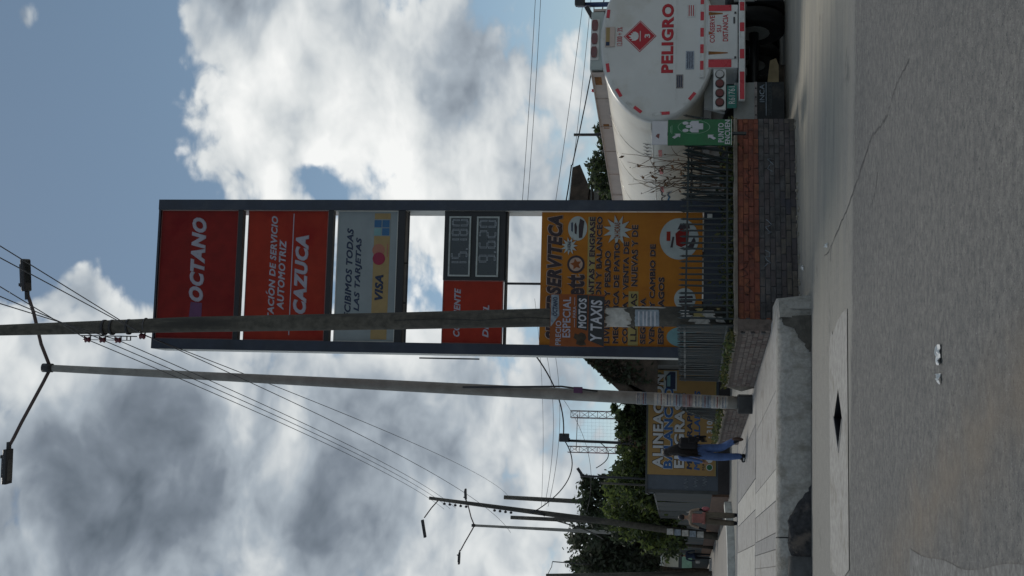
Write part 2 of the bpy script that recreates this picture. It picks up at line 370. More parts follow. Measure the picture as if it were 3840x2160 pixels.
M_GRN = mat('meeting_point_green', (.018, .135, .05), .5, .10, 4, dirt=(.03, .11, .05), dscale=3)
M_GLASS = mat('dark_glass', (.02, .024, .028), .12, .1, 3, spec=.8)
M_SOIL = mat('garden_soil', (.10, .09, .06), .95, .3, 8, .02, 30)
M_LEAFY = mat('yellow_green_leaf', (.12, .125, .045), .7, .3, 3)
M_L1 = mat('leaf_mid_green', (.095, .135, .045), .65, .35, 1.2)
M_L2 = mat('leaf_dark_green', (.055, .080, .042), .65, .35, 1.2)
M_L3 = mat('leaf_bright_green', (.135, .18, .048), .65, .3, 1.2)
M_L4 = mat('leaf_grey_green', (.088, .104, .074), .65, .35, 1.2)
for q in (M_L1, M_L2, M_L3, M_L4, M_LEAFY):   # thin leaves let some light through
    h = NG(q.node_tree); bs = q.node_tree.nodes['Principled BSDF']; out = q.node_tree.nodes['Material Output']
    tr = h.n('ShaderNodeBsdfTranslucent'); h.l(bs.inputs['Base Color'].links[0].from_socket, tr.inputs[0]); mxs = h.n('ShaderNodeMixShader'); mxs.inputs[0].default_value = .42
    h.l(bs.outputs[0], mxs.inputs[1]); h.l(tr.outputs[0], mxs.inputs[2]); h.l(mxs.outputs[0], out.inputs[0])
M_BARK = mat('bark', (.075, .058, .042), .95, .3, 6, .02, 25)
M_WALLG = mat('slate_wall_paint', (.10, .118, .145), .85, .12, 1.5, .004, 30, dirt=(.075, .085, .10), dscale=1.2)
M_SHEET = mat('dark_sheet_metal', (.068, .074, .074), .65, .2, 2, dirt=(.095, .075, .06), dscale=1.5, streak=.2)
M_ROOF = mat('brown_roof_sheet', (.075, .056, .043), .8, .35, 3, dirt=(.035, .038, .026), dscale=2.2)
M_BLDC = mat('grey_render', (.12, .118, .11), .9, .15, 1.4, .004, 30, dirt=(.07, .068, .06), dscale=1.0)
M_CREAM = mat('cream_panel', (.55, .53, .44), .7, .08, 2)
M_BRICKF = mat('far_brown_brick', (.16, .095, .065), .9, .25, 5)
M_KERBW = mat('white_painted_kerb', (.55, .56, .53), .8, .12, 4, dirt=(.35, .35, .33), dscale=3)
M_PAVE2 = mat('far_pavement', (.30, .285, .265), .92, .1, 2, dirt=(.22, .21, .2), dscale=1)
M_ROAD2 = mat('side_street_asphalt', (.15, .155, .168), .9, .12, 2, .004, 40)
M_BLUST = mat('blue_painted_steel', (.035, .06, .14), .5, .15, 6)
M_LATT = mat('lattice_steel', (.26, .22, .23), .6, .2, 4, dirt=(.40, .10, .12), dscale=.35)

# ------------------------------------------------------------------ ground, sidewalk
b = MB(); HX0, HX1, HY0, HY1 = -1.72, -.86, 12.82, 13.80; E_ = 900
b.add([(-E_, -E_, 0), (E_, -E_, 0), (E_, HY0, 0), (-E_, HY0, 0)], [(0, 1, 2, 3)])
b.add([(-E_, HY1, 0), (E_, HY1, 0), (E_, E_, 0), (-E_, E_, 0)], [(0, 1, 2, 3)])
b.add([(-E_, HY0, 0), (HX0, HY0, 0), (HX0, HY1, 0), (-E_, HY1, 0)], [(0, 1, 2, 3)])
b.add([(HX1, HY0, 0), (E_, HY0, 0), (E_, HY1, 0), (HX1, HY1, 0)], [(0, 1, 2, 3)])
road = struct('road', b, M_ROAD, 'worn grey asphalt street with dust and mud streaks')
# crack running across the carriageway
cr = [(.40, 14.9), (.447, 14.37), (.618, 13.61), (.80, 12.85), (.994, 12.13), (1.17, 11.6), (1.315, 11.1), (1.34, 10.6), (1.375, 10.23), (1.50, 9.95), (1.563, 9.72), (1.655, 9.16)]
pts = []
for (x0, y0), (x1, y1) in zip(cr, cr[1:]):
    for k in range(6): t = k/6; pts.append((x0+(x1-x0)*t+rng.normal(0, .012), y0+(y1-y0)*t))
b = MB(); L = []
for i, (x, y) in enumerate(pts): w = (.002+.007*abs(math.sin(i*.37))+rng.random()*.004)*(1 if 10 < i < 48 else .5); L += [(x-w, y, .003), (x+w, y, .003)]
b.add(L, [(2*i, 2*i+1, 2*i+3, 2*i+2) for i in range(len(pts)-1)]); part('crack', b, M_CRACK, road)
b = MB(); L = []
for i in range(22): x = .98-.012*i+rng.normal(0, .008); w = .004+.006*rng.random(); L += [(x, 10.75+.004*i*i*.2, .003), (x, 10.75+.004*i*i*.2+2*w, .003)]
b.add(L, [(2*i, 2*i+1, 2*i+3, 2*i+2) for i in range(21)]); part('crack', b, M_CRACK, road)
# paler concrete strip at the near left corner of the road
L = []
for i in range(60):
    y = 4.6+4.4*i/59; x = float(np.interp(y, [4.6, 5.6, 6.7, 7.4, 9.0], [-1.0, -1.12, -1.38, -1.53, -1.75]))+.012*math.sin(i*.33); L += [(x, y, .004), (-4.5, y, .004)]
b = MB().add(L, [(2*i, 2*i+2, 2*i+3, 2*i+1) for i in range(59)])
part('concrete_patch', b, mat('old_patch', (.215, .217, .213), .9, .28, 16, .008, 80, dirt=(.14, .142, .142), dscale=6), road)
# cast concrete frame round the open drain
out = [(-.16, 12.66), (-.22, 13.1), (-.30, 13.45), (-.46, 13.9), (-.42, 14.0), (-.60, 14.20), (-2.92, 13.84), (-2.88, 13.3), (-2.80, 12.8), (-2.60, 12.28)]
hole = [(-.985, 13.33), (-1.31, 13.68), (-1.60, 13.22), (-1.26, 12.95)]
b = MB()
def inpoly(p, poly):
    c = False; n = len(poly)
    for i in range(n):
        (x0, y0), (x1, y1) = poly[i], poly[(i+1) % n]
        if (y0 > p[1]) != (y1 > p[1]) and p[0] < (x1-x0)*(p[1]-y0)/(y1-y0)+x0: c = not c
    return c
def ring(b, out, hole, z):
    bm = bmesh.new(); es = []; 
    for loop in (out, hole):
        vs = [bm.verts.new((x, y, z)) for x, y in loop]
        es += [bm.edges.new((vs[i], vs[(i+1) % len(vs)])) for i in range(len(vs))]
    bm.verts.index_update()
    bmesh.ops.triangle_fill(bm, use_beauty=True, edges=es)
    bm.verts.index_update()
    fs = [tuple(v.index for v in f.verts) for f in bm.faces if not inpoly(f.calc_center_median(), hole)]
    b.add([v.co.copy() for v in bm.verts], fs); bm.free()
ring(b, out, hole, .008)
drain = thing('drain_slab', 'pale cast concrete slab in the road with a diamond shaped open drain', 'drain', (0, 0, 0))
part('slab', b, M_CONC, drain)
b = MB()
n = 4
for i in range(4):
    (x0, y0), (x1, y1) = hole[i], hole[(i+1) % 4]; b.add([(x0, y0, .0075), (x1, y1, .0075), (x1, y1, -.55), (x0, y0, -.55)], [(0, 1, 2, 3)])
b.add([(x, y, -.5) for x, y in [(-2, 12.5), (-.5, 12.5), (-.5, 14), (-2, 14)]], [(0, 1, 2, 3)])
part('pit', b, M_PIT, drain)
b = MB().prism([(-1.62, 13.2), (-1.26, 12.93), (-1.25, 12.96), (-1.59, 13.225)], .008, .014, plane='xy')
b.prism([(-1.62, 13.225), (-1.31, 13.71), (-1.30, 13.68), (-1.595, 13.22)], .008, .014, plane='xy')
part('rim', b, M_SLAB3, drain)
b = MB().prism([(-1.36, 13.45), (-1.2, 13.55), (-1.16, 13.1), (-1.34, 13.02)], -.16, -.13, plane='xy'); part('broken_cover', b, mat('pit_cover', (.09, .07, .085), .8, .3, 6), drain)

# raised sidewalk: cast base, kerb lengths, paving slabs
ZS = .40
KD = Vector((-.9934, -.1146, 0)); WD = Vector((-.2225, 1, 0))
def K(a, off=0.0):   # point at distance a along the kerb line from its right end, off metres back along the wall direction
    p = Vector((-.17, 16.62, 0))+KD*a+WD*off; return p.x, p.y
base = [K(.05, .05), K(14, .05), K(14, 12.75), K(.05, 12.75)]
sw = struct('sidewalk', MB().prism(base, 0, ZS-.02, plane='xy'), M_SLAB3, 'raised concrete sidewalk with a high kerb')
j1 = [.0, 1.05, 2.06, 2.46, 2.86, 3.07, 3.28, 3.75, 4.2, 4.7, 5.2, 5.8, 6.4, 7.2, 8, 9, 10]
for i, (a0, a1) in enumerate(zip(j1, j1[1:])):
    gp = .006 if i > 0 else .002
    q = [K(a0+gp, .16), K(a1-gp, .16), K(a1-gp, 5.12), K(a0+gp, 5.12)]
    part('paving_slab', MB().prism(q, ZS-.03, ZS+random.uniform(-.003, .003), plane='xy'), [M_SLAB, M_SLAB, M_SLAB2, M_SLAB, M_SLAB3, M_SLAB][i % 6] if i != 2 else M_SLAB2, sw)
a = .0; i = 0
while a < 11:
    w = random.uniform(.5, .75) if a > .9 else .9
    q = [K(a+.008, 5.2), K(a+w-.008, 5.2), K(a+w-.008, 12.7), K(a+.008, 12.7)]
    part('paving_slab', MB().prism(q, ZS-.03, ZS+random.uniform(-.003, .004), plane='xy'), random.choice([M_SLAB, M_SLAB2, M_SLAB, M_SLAB3]), sw)
    a += w; i += 1
def kerb_len(a0, a1, zlow=0.0, name='kerb_stone', batter=.20, m_=None):
    nx = max(2, int((a1-a0)/.07)); prof = [(-.20, 0.0), (-.19, .10), (-.13, .24), (-.06, .355), (-.02, .395), (.03, .408), (.155, .405)]
    prof = [(o, max(z, zlow)) for o, z in prof]; vs = []; fs = []; n = len(prof)
    for i in range(nx+1):
        a = a0+(a1-a0)*i/nx
        for k, (o, z) in enumerate(prof):
            jz = (math.sin(a*95)*.004+rng.normal(0, .003)) if k in (3, 4) else rng.normal(0, .0015)
            jo = rng.normal(0, .006) if 0 < k < 6 else 0
            if k in (1, 2): jo += .016*math.sin(a*5.1+1)+.012*math.sin(a*11)
            x, y = K(a, o+jo); vs.append((x, y, z+jz if z > zlow else z))
    for i in range(nx):
        for k in range(n-1): fs.append((i*n+k, (i+1)*n+k, (i+1)*n+k+1, i*n+k+1))
    b = MB().add(vs, fs, 0, True)
    for i in (0, nx):
        x, y = K(a0 if i == 0 else a1, .155); b.add([vs[i*n+k] for k in range(n)]+[(x, y, 0)], [tuple(range(n+1))])
    return part(name, b, m_ or M_KERB, sw)
kerb_len(.155, 2.92); kerb_len(2.935, 10, zlow=0.0)
# rounded end of the kerb
vs = []; fs = []; NA = 9; prof = [(.20, 0), (.19, .1), (.15, .26), (.09, .37), (.04, .405), (-.02, .41)]
for i in range(NA):
    th = -math.pi/2+math.pi*.62*i/(NA-1)
    for r_, z in prof:
        vs.append((-.32+.16*(1 if 0 else 1)*0+ (r_+.02)*math.cos(th)*.75+.10, 16.62+.0+(r_)*math.sin(th)*1.0, z))
for i in range(NA-1):
    for k in range(5): fs.append((i*6+k, (i+1)*6+k, (i+1)*6+k+1, i*6+k+1))
part('kerb_end', MB().add(vs, fs, 0, True).add([(-.33, 16.43, 0), (-.06, 16.50, 0), (-.05, 16.9, 0), (-.2, 17.6, 0), (-.6, 17.6, 0), (-.33, 16.43, .385), (-.10, 16.53, .40), (-.10, 16.9, .40), (-.22, 17.6, .40), (-.6, 17.6, .4)], [(0, 1, 6, 5), (1, 2, 7, 6), (2, 3, 8, 7), (3, 4, 9, 8), (5, 6, 7, 8, 9)]), M_KERB, sw)
# dark wet stain on the kerb face, with its own ragged outline
def face(a, z, lift=.012):
    o = float(np.interp(z, [0, .10, .24, .355, .395], [-.20, -.19, -.13, -.06, -.02])); return (*K(a, o-lift), z)
st = [(.17, .02), (.17, .34), (.24, .36), (.30, .30), (.33, .22), (.40, .17), (.46, .16), (.52, .10), (.60, .06), (.64, .015)]
c0 = (.33, .10)
vs = []; fs = []; NZ = 8
for i in range(24):
    a_ = .18+.46*i/23; top_ = float(np.interp(a_, [.17, .24, .30, .33, .40, .46, .52, .60, .64], [.35, .36, .30, .22, .17, .16, .10, .06, .02]))+rng.normal(0, .008)
    for k in range(NZ): vs.append(face(a_, max(.004, top_*k/(NZ-1)), .034))
for i in range(23):
    for k in range(NZ-1): fs.append((i*NZ+k, (i+1)*NZ+k, (i+1)*NZ+k+1, i*NZ+k+1))
part('stain', MB().add(vs, fs, 0, True), M_STAIN, sw)
# tar wedge and old ramp packed against the kerb
def mound(name, prof, depth, m_, par, rough=.03):
    vs = []; fs = []; n = 7
    for a, h in prof:
        for k in range(n):
            t = k/(n-1); o = -.16-depth*(1-t)*(.35+.65*h/.3) if h > .001 else -.2-.05*(1-t)
            z = h*(math.sin(t*math.pi/2)**.8)+(rng.normal(0, rough*h) if 0 < k < n-1 else 0)
            vs.append((*K(a+(rng.normal(0, .01) if 0 < k < n-1 else 0), o), max(.002, z)))
    for i in range(len(prof)-1):
        for k in range(n-1): fs.append((i*n+k, (i+1)*n+k, (i+1)*n+k+1, i*n+k+1))
    return part(name, MB().add(vs, fs, 0, True), m_, par)
mound('tar_mound', [(2.28, .0), (2.35, .06), (2.42, .10), (2.5, .16), (2.58, .20), (2.66, .245), (2.74, .26), (2.83, .27), (2.92, .275), (3.0, .28), (3.08, .265), (3.16, .23)], .10, M_TAR, sw, .10)
mound('tar_ramp', [(3.15, .0), (3.155, .27), (3.3, .275), (3.5, .27), (3.8, .26), (4.2, .27), (5, .28)], .16, M_TAR2, sw, .02)
# dirt line in the gutter
b = MB(); L = []
for i in range(90):
    a = .25+i*.025; w = .012+.02*rng.random()+(.05 if 1.28 < a < 1.36 else 0); x, y = K(a, -.215-.01*math.sin(a*7)); x2, y2 = K(a, -.215-w-.01*math.sin(a*7)); L += [(x, y, .004), (x2, y2, .004)]
b.add(L, [(2*i, 2*i+1, 2*i+3, 2*i+2) for i in range(89)]); part('gutter_dirt', b, M_DIRT, road)
# ground behind the walls, side street, far pavement
gs = struct('garden_soil', MB().prism([(-.50, 18.35), (2.55, 19.55), (2.2, 22.5), (-1.2, 24), (-1.55, 22.4)], 0, .72, plane='xy'), M_SOIL, 'planted soil bed behind the brick walls')
struct('side_street', MB().add([(-60, 29.6, .004), (-3.3, 30.6, .004), (-3.5, 40.5, .004), (-60, 40.5, .004)], [(0, 1, 2, 3)]), M_ROAD2, 'side street crossing beyond the sidewalk')
fp = struct('far_pavement', MB().prism([(-8.6, 42.4), (-8.2, 46), (-20, 92), (-46, 92), (-30, 41.0), (-9.6, 41.2)], 0, .20, plane='xy'), M_PAVE2, 'pale pavement along the far side of the side street')
b = MB(); pts = [(-9.9, 41.0), (-8.9, 41.4), (-8.35, 42.0), (-8.0, 42.9), (-7.8, 44.2), (-7.6, 46.0)]
L = []
for x, y in pts: L += [(x+.14, y-.10, 0), (x+.12, y-.08, .24), (x-.05, y+.12, .25)]
b.add(L, [(3*i+k, 3*i+k+1, 3*i+4+k, 3*i+3+k) for i in range(len(pts)-1) for k in range(2)]); part('kerb', b, M_KERBW, fp)
b = MB()
for x0, x1 in ((-30, -9.9),): b.prism([(x0, 40.86), (x1, 40.86), (x1, 41.02), (x0, 41.02)], 0, .22, plane='xy')
part('kerb', b, M_KERB, fp)

# ------------------------------------------------------------------ brick walls with railings on top
def brick_meshes(mats, L_=.243, H_=.069):
    out = []
    for m_ in mats:
        for k in range(2):
            d = MB(); e = .003+.002*k
            d.box(-L_/2, L_/2, -.0055-.003*k, .004, -H_/2, H_/2, ch=e*.5) if False else d.add(
                [(-L_/2+e, -.0055-.003*k, -H_/2+e), (L_/2-e, -.0055-.003*k, -H_/2+e), (L_/2-e, -.0055-.003*k, H_/2-e), (-L_/2+e, -.0055-.003*k, H_/2-e), (-L_/2, .004, -H_/2), (L_/2, .004, -H_/2), (L_/2, .004, H_/2), (-L_/2, .004, H_/2)],
                [(0, 1, 2, 3), (0, 4, 5, 1), (1, 5, 6, 2), (2, 6, 7, 3), (3, 7, 4, 0)])
            out.append(d.mesh('brick', m_))
    return out
def brick_wall(A, B, zb, zt, label, picker, thick=.16, zt2=None, cope=True, course=.075, skip=None, paint=None):
    A = Vector((*A, 0)); B = Vector((*B, 0)); d = B-A; Ln = d.length; ang = math.atan2(d.y, d.x)
    w = thing('brick_wall', label, 'wall', (A.x, A.y, 0), ang)
    if paint:
        part('wall_core', MB().box(0, Ln, 0, thick, 0, .563), paint[0], w); part('wall_core', MB().box(0, Ln, 0, thick, .563, zt-.05), paint[1], w)
    else: part('wall_core', MB().box(0, Ln, 0, thick, 0, zt-.05), M_MORTB, w)
    rows = int((zt-.055-zb)/course)
    for r_ in range(rows):
        z = zb+course*(r_+.5)+.004; x = .0 if r_ % 2 == 0 else -.125
        while x < Ln-.02:
            x0 = max(0, x); x1 = min(Ln, x+.24)
            if x1-x0 > .05 and not (skip and skip(x0, z)):
                o = link('brick', picker(z, x0), w, ((x0+x1)/2, -.0, z), (rng.normal(0, .008), rng.normal(0, .006), rng.normal(0, .006)))
                o.scale = ((x1-x0)/.24*1.0, 1+rng.random()*.5, 1)
            x += .25
    if cope:
        n = int(Ln/.12); vs = []; fs = []
        for i in range(n+1):
            x = Ln*i/n; j = rng.normal(0, .006, 3)
            vs += [(x, -.03+j[0], zt-.055), (x, -.032+j[0], zt-.018+j[1]), (x, .0, zt+j[2]*.6), (x, thick, zt+j[2]*.6), (x, thick+.02, zt-.055)]
        for i in range(n):
            for k in range(4): fs.append((i*5+k, (i+1)*5+k, (i+1)*5+k+1, i*5+k+1))
        fs += [(0, 1, 2, 3, 4), tuple(n*5+k for k in (4, 3, 2, 1, 0))]
        part('coping', MB().add(vs, fs), M_COPE, w)
    return w, Ln, ang
BR_DUST = brick_meshes([mat('dusty_brick', (.13, .115, .098), .92, .25, 8, .008, 60, dirt=(.085, .08, .08), dscale=5), M_GREYBR2]); BR_RED = brick_meshes([M_REDBR, M_REDBR, M_REDBR2]); BR_GREY = brick_meshes([M_GREYBR, M_GREYBR2, M_GREYBR]); BR_BRN = brick_meshes([M_BRB, M_BRB2, M_BRB])
wr, LR, AR = brick_wall((-.40, 18.20), (2.56, 19.42), 0, .895, 'low brick wall painted red above slate grey beside the tanker truck', lambda z, x: random.choice(BR_RED if z > .56 else (BR_GREY if z > .17+.05*math.sin(x*2.1) else BR_DUST)), paint=(M_MORTG, M_MORTR))
for k in range(9):
    x_, z_ = [(.35, .70), (.62, .74), (.9, .66), (1.25, .72), (1.9, .70), (2.15, .68), (.8, .42), (1.3, .40), (2.3, .36)][k]
    pts = [(x_+.035*i+.02*math.sin(i*2.2+k), -.013, z_+.045*math.sin(i*1.7+k*1.3)) for i in range(8)]
    part('scrawl', MB().tube(pts, .004, 4), M_BLACK if k < 6 else M_PAPB, wr)
# left walls run back along the sidewalk; their street face looks left, so they are drawn from far to near
wl, LL, AL = brick_wall((-1.66, 22.45), (-.55, 17.92), ZS, .90, 'brown plastered brick wall along the sidewalk between utility pole and lamp post', lambda z, x: random.choice(BR_BRN))
w2, L2, A2 = brick_wall((-3.50, 29.5), (-2.18, 23.7), ZS, .88, 'brown brick wall beyond the lamp post, next to the walking woman', lambda z, x: random.choice(BR_BRN))
# rounded broken end of the first brown wall by the lamp post, corner pier
part('broken_end', MB().tube([(-.02, .08, ZS), (-.03, .08, .62), (-.10, .08, .80), (-.04, .08, .90)], [.10, .16, .10, .06], 9), M_COPE, wl)
pr = thing('corner_pier', 'toothed brick corner pier where the red wall meets the brown wall', 'pier', (-.47, 18.02, 0), R(14))
part('core', MB().box(-.09, .07, 0, .2, 0, .86), M_MORT, pr)
for k in range(7):
    z = .40+.07*k
    part('brick', MB().box(-.13 if k % 2 else -.10, .05 if k % 2 else .09, -.03, .05, z, z+.058, ch=.005), random.choice([M_GREYBR, M_REDBR, M_REDBR2, M_GREYBR2]), pr)
part('coping', MB().box(-.12, .09, -.05, .22, .862, .90, ch=.01), M_COPE, pr)

BAR = {}
def bar_mesh(h):
    k = round(h, 2)
    if k not in BAR:
        d = MB(); w = .011
        d.box(-w, w, -w, w, -.03, k-.05).add([(-w, -w, k-.05), (w, -w, k-.05), (w, w, k-.05), (-w, w, k-.05), (0, 0, k)], [(0, 1, 4), (1, 2, 4), (2, 3, 4), (3, 0, 4)])
        d.box(-.014, .014, -.014, .014, k-.07, k-.055)
        BAR[k] = d.mesh('bar', M_IRON)
    return BAR[k]
def fence(par_loc, ang, Ln, z0, hfun, label, sp=.1, bend=0.0, y=.08, x0=.03, railtop=True):
    f = thing('railing', label, 'railing', (*par_loc, 0), ang)
    n = int((Ln-x0)/sp); hs = []
    for i in range(n+1):
        x = x0+i*sp; h = hfun(x/Ln)
        if h < .06: continue
        bb = bend(x/Ln) if callable(bend) else 0
        link('bar', bar_mesh(h), f, (x+rng.normal(0, .004), y, z0), (rng.normal(0, .012)+bb*rng.normal(0, .12), rng.normal(0, .010)+bb*rng.normal(.10, .10), 0))
        hs.append((x, h))
    if railtop:
        for dz in (lambda h: .10, lambda h: h-.115):
            segs = [(x, h) for x, h in hs if h > .25]
            b = MB()
            for (xa, ha), (xb, hb) in zip(segs[::2], segs[2::2]+[segs[-1]]):
                if xb > xa: b.add([(xa, y-.012, z0+dz(ha)-.014), (xb, y-.012, z0+dz(hb)-.014), (xb, y+.012, z0+dz(hb)-.014), (xa, y+.012, z0+dz(ha)-.014), (xa, y-.012, z0+dz(ha)+.014), (xb, y-.012, z0+dz(hb)+.014), (xb, y+.012, z0+dz(hb)+.014), (xa, y+.012, z0+dz(ha)+.014)], [(3, 2, 1, 0), (4, 5, 6, 7), (0, 1, 5, 4), (1, 2, 6, 5), (2, 3, 7, 6), (3, 0, 4, 7)])
            part('rail', b, M_IRON, f)
    return f
f1 = fence((-.40, 18.20), AR, LR, .885, lambda t: .80-.02*t, 'dark green iron railing with spiked bars on the red wall', .098, bend=lambda t: 1.0 if t > .72 else 0)
fence((-1.66, 22.45), AL, LL, .895, lambda t: .80, 'dense dark green railing on the brown wall beside the lamp post', .075)
fence((-3.50, 29.5), A2, L2, .875, lambda t: .80 if t > .86 else max(0, .80*(t-.50)/.36), 'railing with a top sloping down to the wall beyond the lamp post', .085)
# a second line of bars set behind the right end of the first, leaning
fence((1.25, 19.2), R(30), 1.45, .80, lambda t: .82, 'leaning iron bars behind the railing below the tanker', .05, bend=lambda t: 1.3)
# planting along the railings: yellow-green leaves, uncountable
def leaf_mesh(name, pts, size, mats, squash=1.0, quadratio=.55):
    n = len(pts); pts = np.asarray(pts, float)
    a = rng.normal(size=(n, 3)); a /= np.linalg.norm(a, axis=1)[:, None]
    c = rng.normal(size=(n, 3)); c -= (c*a).sum(1)[:, None]*a; c /= np.linalg.norm(c, axis=1)[:, None]
    s = size*(.6+.8*rng.random(n))[:, None]
    A_ = a*s; C_ = c*s*quadratio
    v = np.stack([pts-A_, pts+C_*.8-A_*.1, pts+A_, pts-C_*.8-A_*.1], 1).reshape(-1, 3)
    me = bpy.data.meshes.new(name); me.vertices.add(4*n); me.vertices.foreach_set('co', v.ravel())
    me.loops.add(4*n); me.polygons.add(n); me.loops.foreach_set('vertex_index', np.arange(4*n)); me.polygons.foreach_set('loop_start', np.arange(0, 4*n, 4))
    for m_ in mats: me.materials.append(m_)
    me.polygons.foreach_set('material_index', rng.integers(0, len(mats), n)); me.update(); return me
P = []
for (A, B, n) in (((-.42, 18.32), (2.5, 19.52), 900), ((-.62, 18.0), (-1.62, 22.3), 700), ((-2.2, 23.8), (-3.45, 29.3), 600)):
    t = rng.random(n); P += [(A[0]+(B[0]-A[0])*q+rng.normal(.03, .05), A[1]+(B[1]-A[1])*q+rng.normal(0, .05)+.04, .88+abs(rng.normal(0, .05))) for q in t]
for _ in range(1500): P.append((rng.uniform(-.5, 2.2), rng.uniform(19.2, 20.1), .74+abs(rng.normal(0, .16))))
o = link('ground_cover', leaf_mesh('ground_cover', P, .045, [M_LEAFY, M_L1, M_LEAFY, M_L2])); tag(o, 'yellow green weeds growing along the foot of the railings', 'weeds', kind='stuff')
DS = thing('dry_shrub', 'dry leafless shrub with curling brown leaves behind the railing, in front of the tank', 'shrub', (1.75, 19.75, .70))
M_TWIG = mat('dry_twig', (.14, .085, .05), .9, .25, 12); M_DRYL = mat('dry_curled_leaf', (.22, .12, .065), .85, .3, 6)
tips = []
for k in range(13):
    x0 = rng.uniform(-.25, .35); lean = rng.uniform(-.05, .22); hgt = rng.uniform(1.15, 1.95); pts = []
    for i in range(9):
        t = i/8; pts.append((x0+lean*t+.05*math.sin(t*6+k), .1*math.sin(t*4+k), hgt*t))
    part('branch', MB().tube(pts, [.011*(1-.75*i/8) for i in range(9)], 5), M_TWIG, DS); tips += pts[4:]
    for q in (4, 6):
        px, py, pz = pts[q]; sx_ = rng.choice((-1, 1)); tw = [(px+sx_*.16*u, py, pz+.20*u-.10*u*u*sx_) for u in np.linspace(0, 1, 5)]; part('twig', MB().tube(tw, [.006, .005, .004, .003, .002], 4), M_TWIG, DS); tips += tw[2:]
link('leaves', leaf_mesh('leaves', [(x+rng.normal(0, .03), y+rng.normal(0, .03), z+rng.normal(0, .03)) for x, y, z in tips[::2]], .04, [M_DRYL, M_TWIG]), DS)
# dust and litter at the foot of the red wall
P = []
b = MB()
for i in range(60):
    t = rng.random(); x = -.2+2.7*t; y = 18.15+1.2*t*1.0-abs(rng.normal(0, .18)); s_ = .008+.018*rng.random()
    b.ell((x, y, s_*.4), (s_, s_*.8, s_*.6), 5, 3)
o = part('pebbles', b, M_DUST); tag(o, 'small stones and grit lying at the foot of the red wall', 'gravel', kind='stuff')
# ------------------------------------------------------------------ petrol station totem
S = thing('station_sign', 'tall slate blue petrol station totem with red panels and fuel prices', 'sign', (.154, 20.5, 0), R(6.3))
DP = .55
for x0, x1 in ((-1.235, -1.066), (1.115, 1.287)):
    p_ = part('pillar', MB().box(x0, x1, 0, DP, .6, 10.43), M_STEEL, S)
    part('side_sheet', MB().box(x0-.004 if x0 < 0 else x0-.004, x0-.001, .03, DP-.01, .62, 10.40), M_SIDE, p_)
part('top_beam', MB().box(-1.066, 1.115, .012, DP, 10.395, 10.428), M_STEEL, S)
part('base_plate', MB().box(-1.066, 1.115, .10, .2, .6, 1.30), M_STEEL, S)
part('back_post', MB().box(-.4, -.3, .3, .4, .6, 1.9).box(.4, .5, .3, .4, .6, 1.9), M_BLACK, S)
def panel(z0, z1, x0, x1, m_, edge=M_EDGE, y=.06):
    p_ = part('panel', MB().box(x0+.012, x1-.012, y, y+.12, z0+.012, z1-.012), m_, S)
    e = .014
    part('panel_trim', MB().box(x0, x1, y-.008, y+.05, z1-e, z1).box(x0, x1, y-.008, y+.05, z0, z0+e).box(x0, x0+e, y-.006, y+.05, z0+e, z1-e).box(x1-e, x1, y-.006, y+.05, z0+e, z1-e), edge, p_)
    return p_
XL, XR = -1.064, 1.113
p1 = panel(9.03, 10.39, XL, XR, M_PRED); p2 = panel(7.475, 8.86, XL, XR, M_PRED2); p3 = panel(6.29, 7.315, XL, XR, M_WHITEP, M_SIDE)
for z in (8.945, 7.385):
    part('cross_bar', MB().box(XL, XR, .02, .16, z, z+.082), M_BLACK, S)
part('cross_bar', MB().box(XL, XR, .02, .30, 6.165, 6.285), M_BLACK, S)
part('rod', MB().box(XL, XR, .1, .14, 6.112, 6.132).box(-.42, -.40, .1, .14, 6.12, 6.17).box(.24, .26, .1, .14, 6.12, 6.17), M_BLACK, S)
pb = part('price_cabinet', MB().box(-.028, XR, .05, .30, 4.50, 5.51), M_BLACK, S)
p4 = panel(4.51, 5.505, -1.064, -.032, M_PRED2)
part('cross_bar', MB().box(-1.064, XR, .10, .28, 4.472, 4.502), M_BLACK, S)
part('hanger', MB().box(-.085, -.05, .12, .16, 3.905, 4.474), M_BLACK, S)
YF = .054
def rect(x0, z0, x1, z1, m_, par, y, name='print', d=.003): return part(name, MB().box(x0, x1, y-d, y, z0, z1), m_, par)
text('OCTANO', (-.437, 9.585, .99, 9.843), M_GTXT, p1, .06, .07, .28)
part('logo', MB().prism([(-.93, 9.60), (-.46, 9.60), (-.44, 9.80), (-.88, 9.83)], .056, .06), M_PURP, p1)
text('ESTACION DE SERVICIO', (-.90, 8.345, 1.02, 8.458), M_GTXT, p2, .06, .05, .25)
part('accent', MB().prism([(-.30, 8.470), (-.275, 8.470), (-.235, 8.50), (-.268, 8.50)], .056, .06), M_GTXT, p2)
text('AUTOMOTRIZ', (-.558, 8.182, .626, 8.303), M_GTXT, p2, .06, .05, .25)
rect(-.972, 8.066, 1.06, 8.082, M_GTXT, p2, .06, 'rule')
text('CAZUCA', (-.618, 7.796, .70, 8.025), M_GTXT, p2, .06, .07, .25)
text('RECIBIMOS TODAS', (-.80, 7.04, .82, 7.15), M_NAVY, p3, .06, .045, .25)
text('LAS TARJETAS', (-.562, 6.872, .665, 6.992), M_NAVY, p3, .06, .045, .25)
rect(-1.02, 6.42, 1.07, 6.69, M_YEL, p3, .06, 'card_strip')
text('VISA', (-.377, 6.505, .048, 6.645), M_NAVY, p3, .056, .06, .25)
part('card_mark', MB().prism(disc(.314, 6.595, .105, .105), .052, .0565), M_MC1, p3)
part('card_mark', MB().prism(disc(.455, 6.605, .105, .105), .0535, .0565), M_MC2, p3)
rect(.34, 6.445, .56, 6.465, M_MC2, p3, .0565, 'card_caption')
rect(.69, 6.42, .97, 6.70, M_WHITEP, p3, .0565, 'card_back')
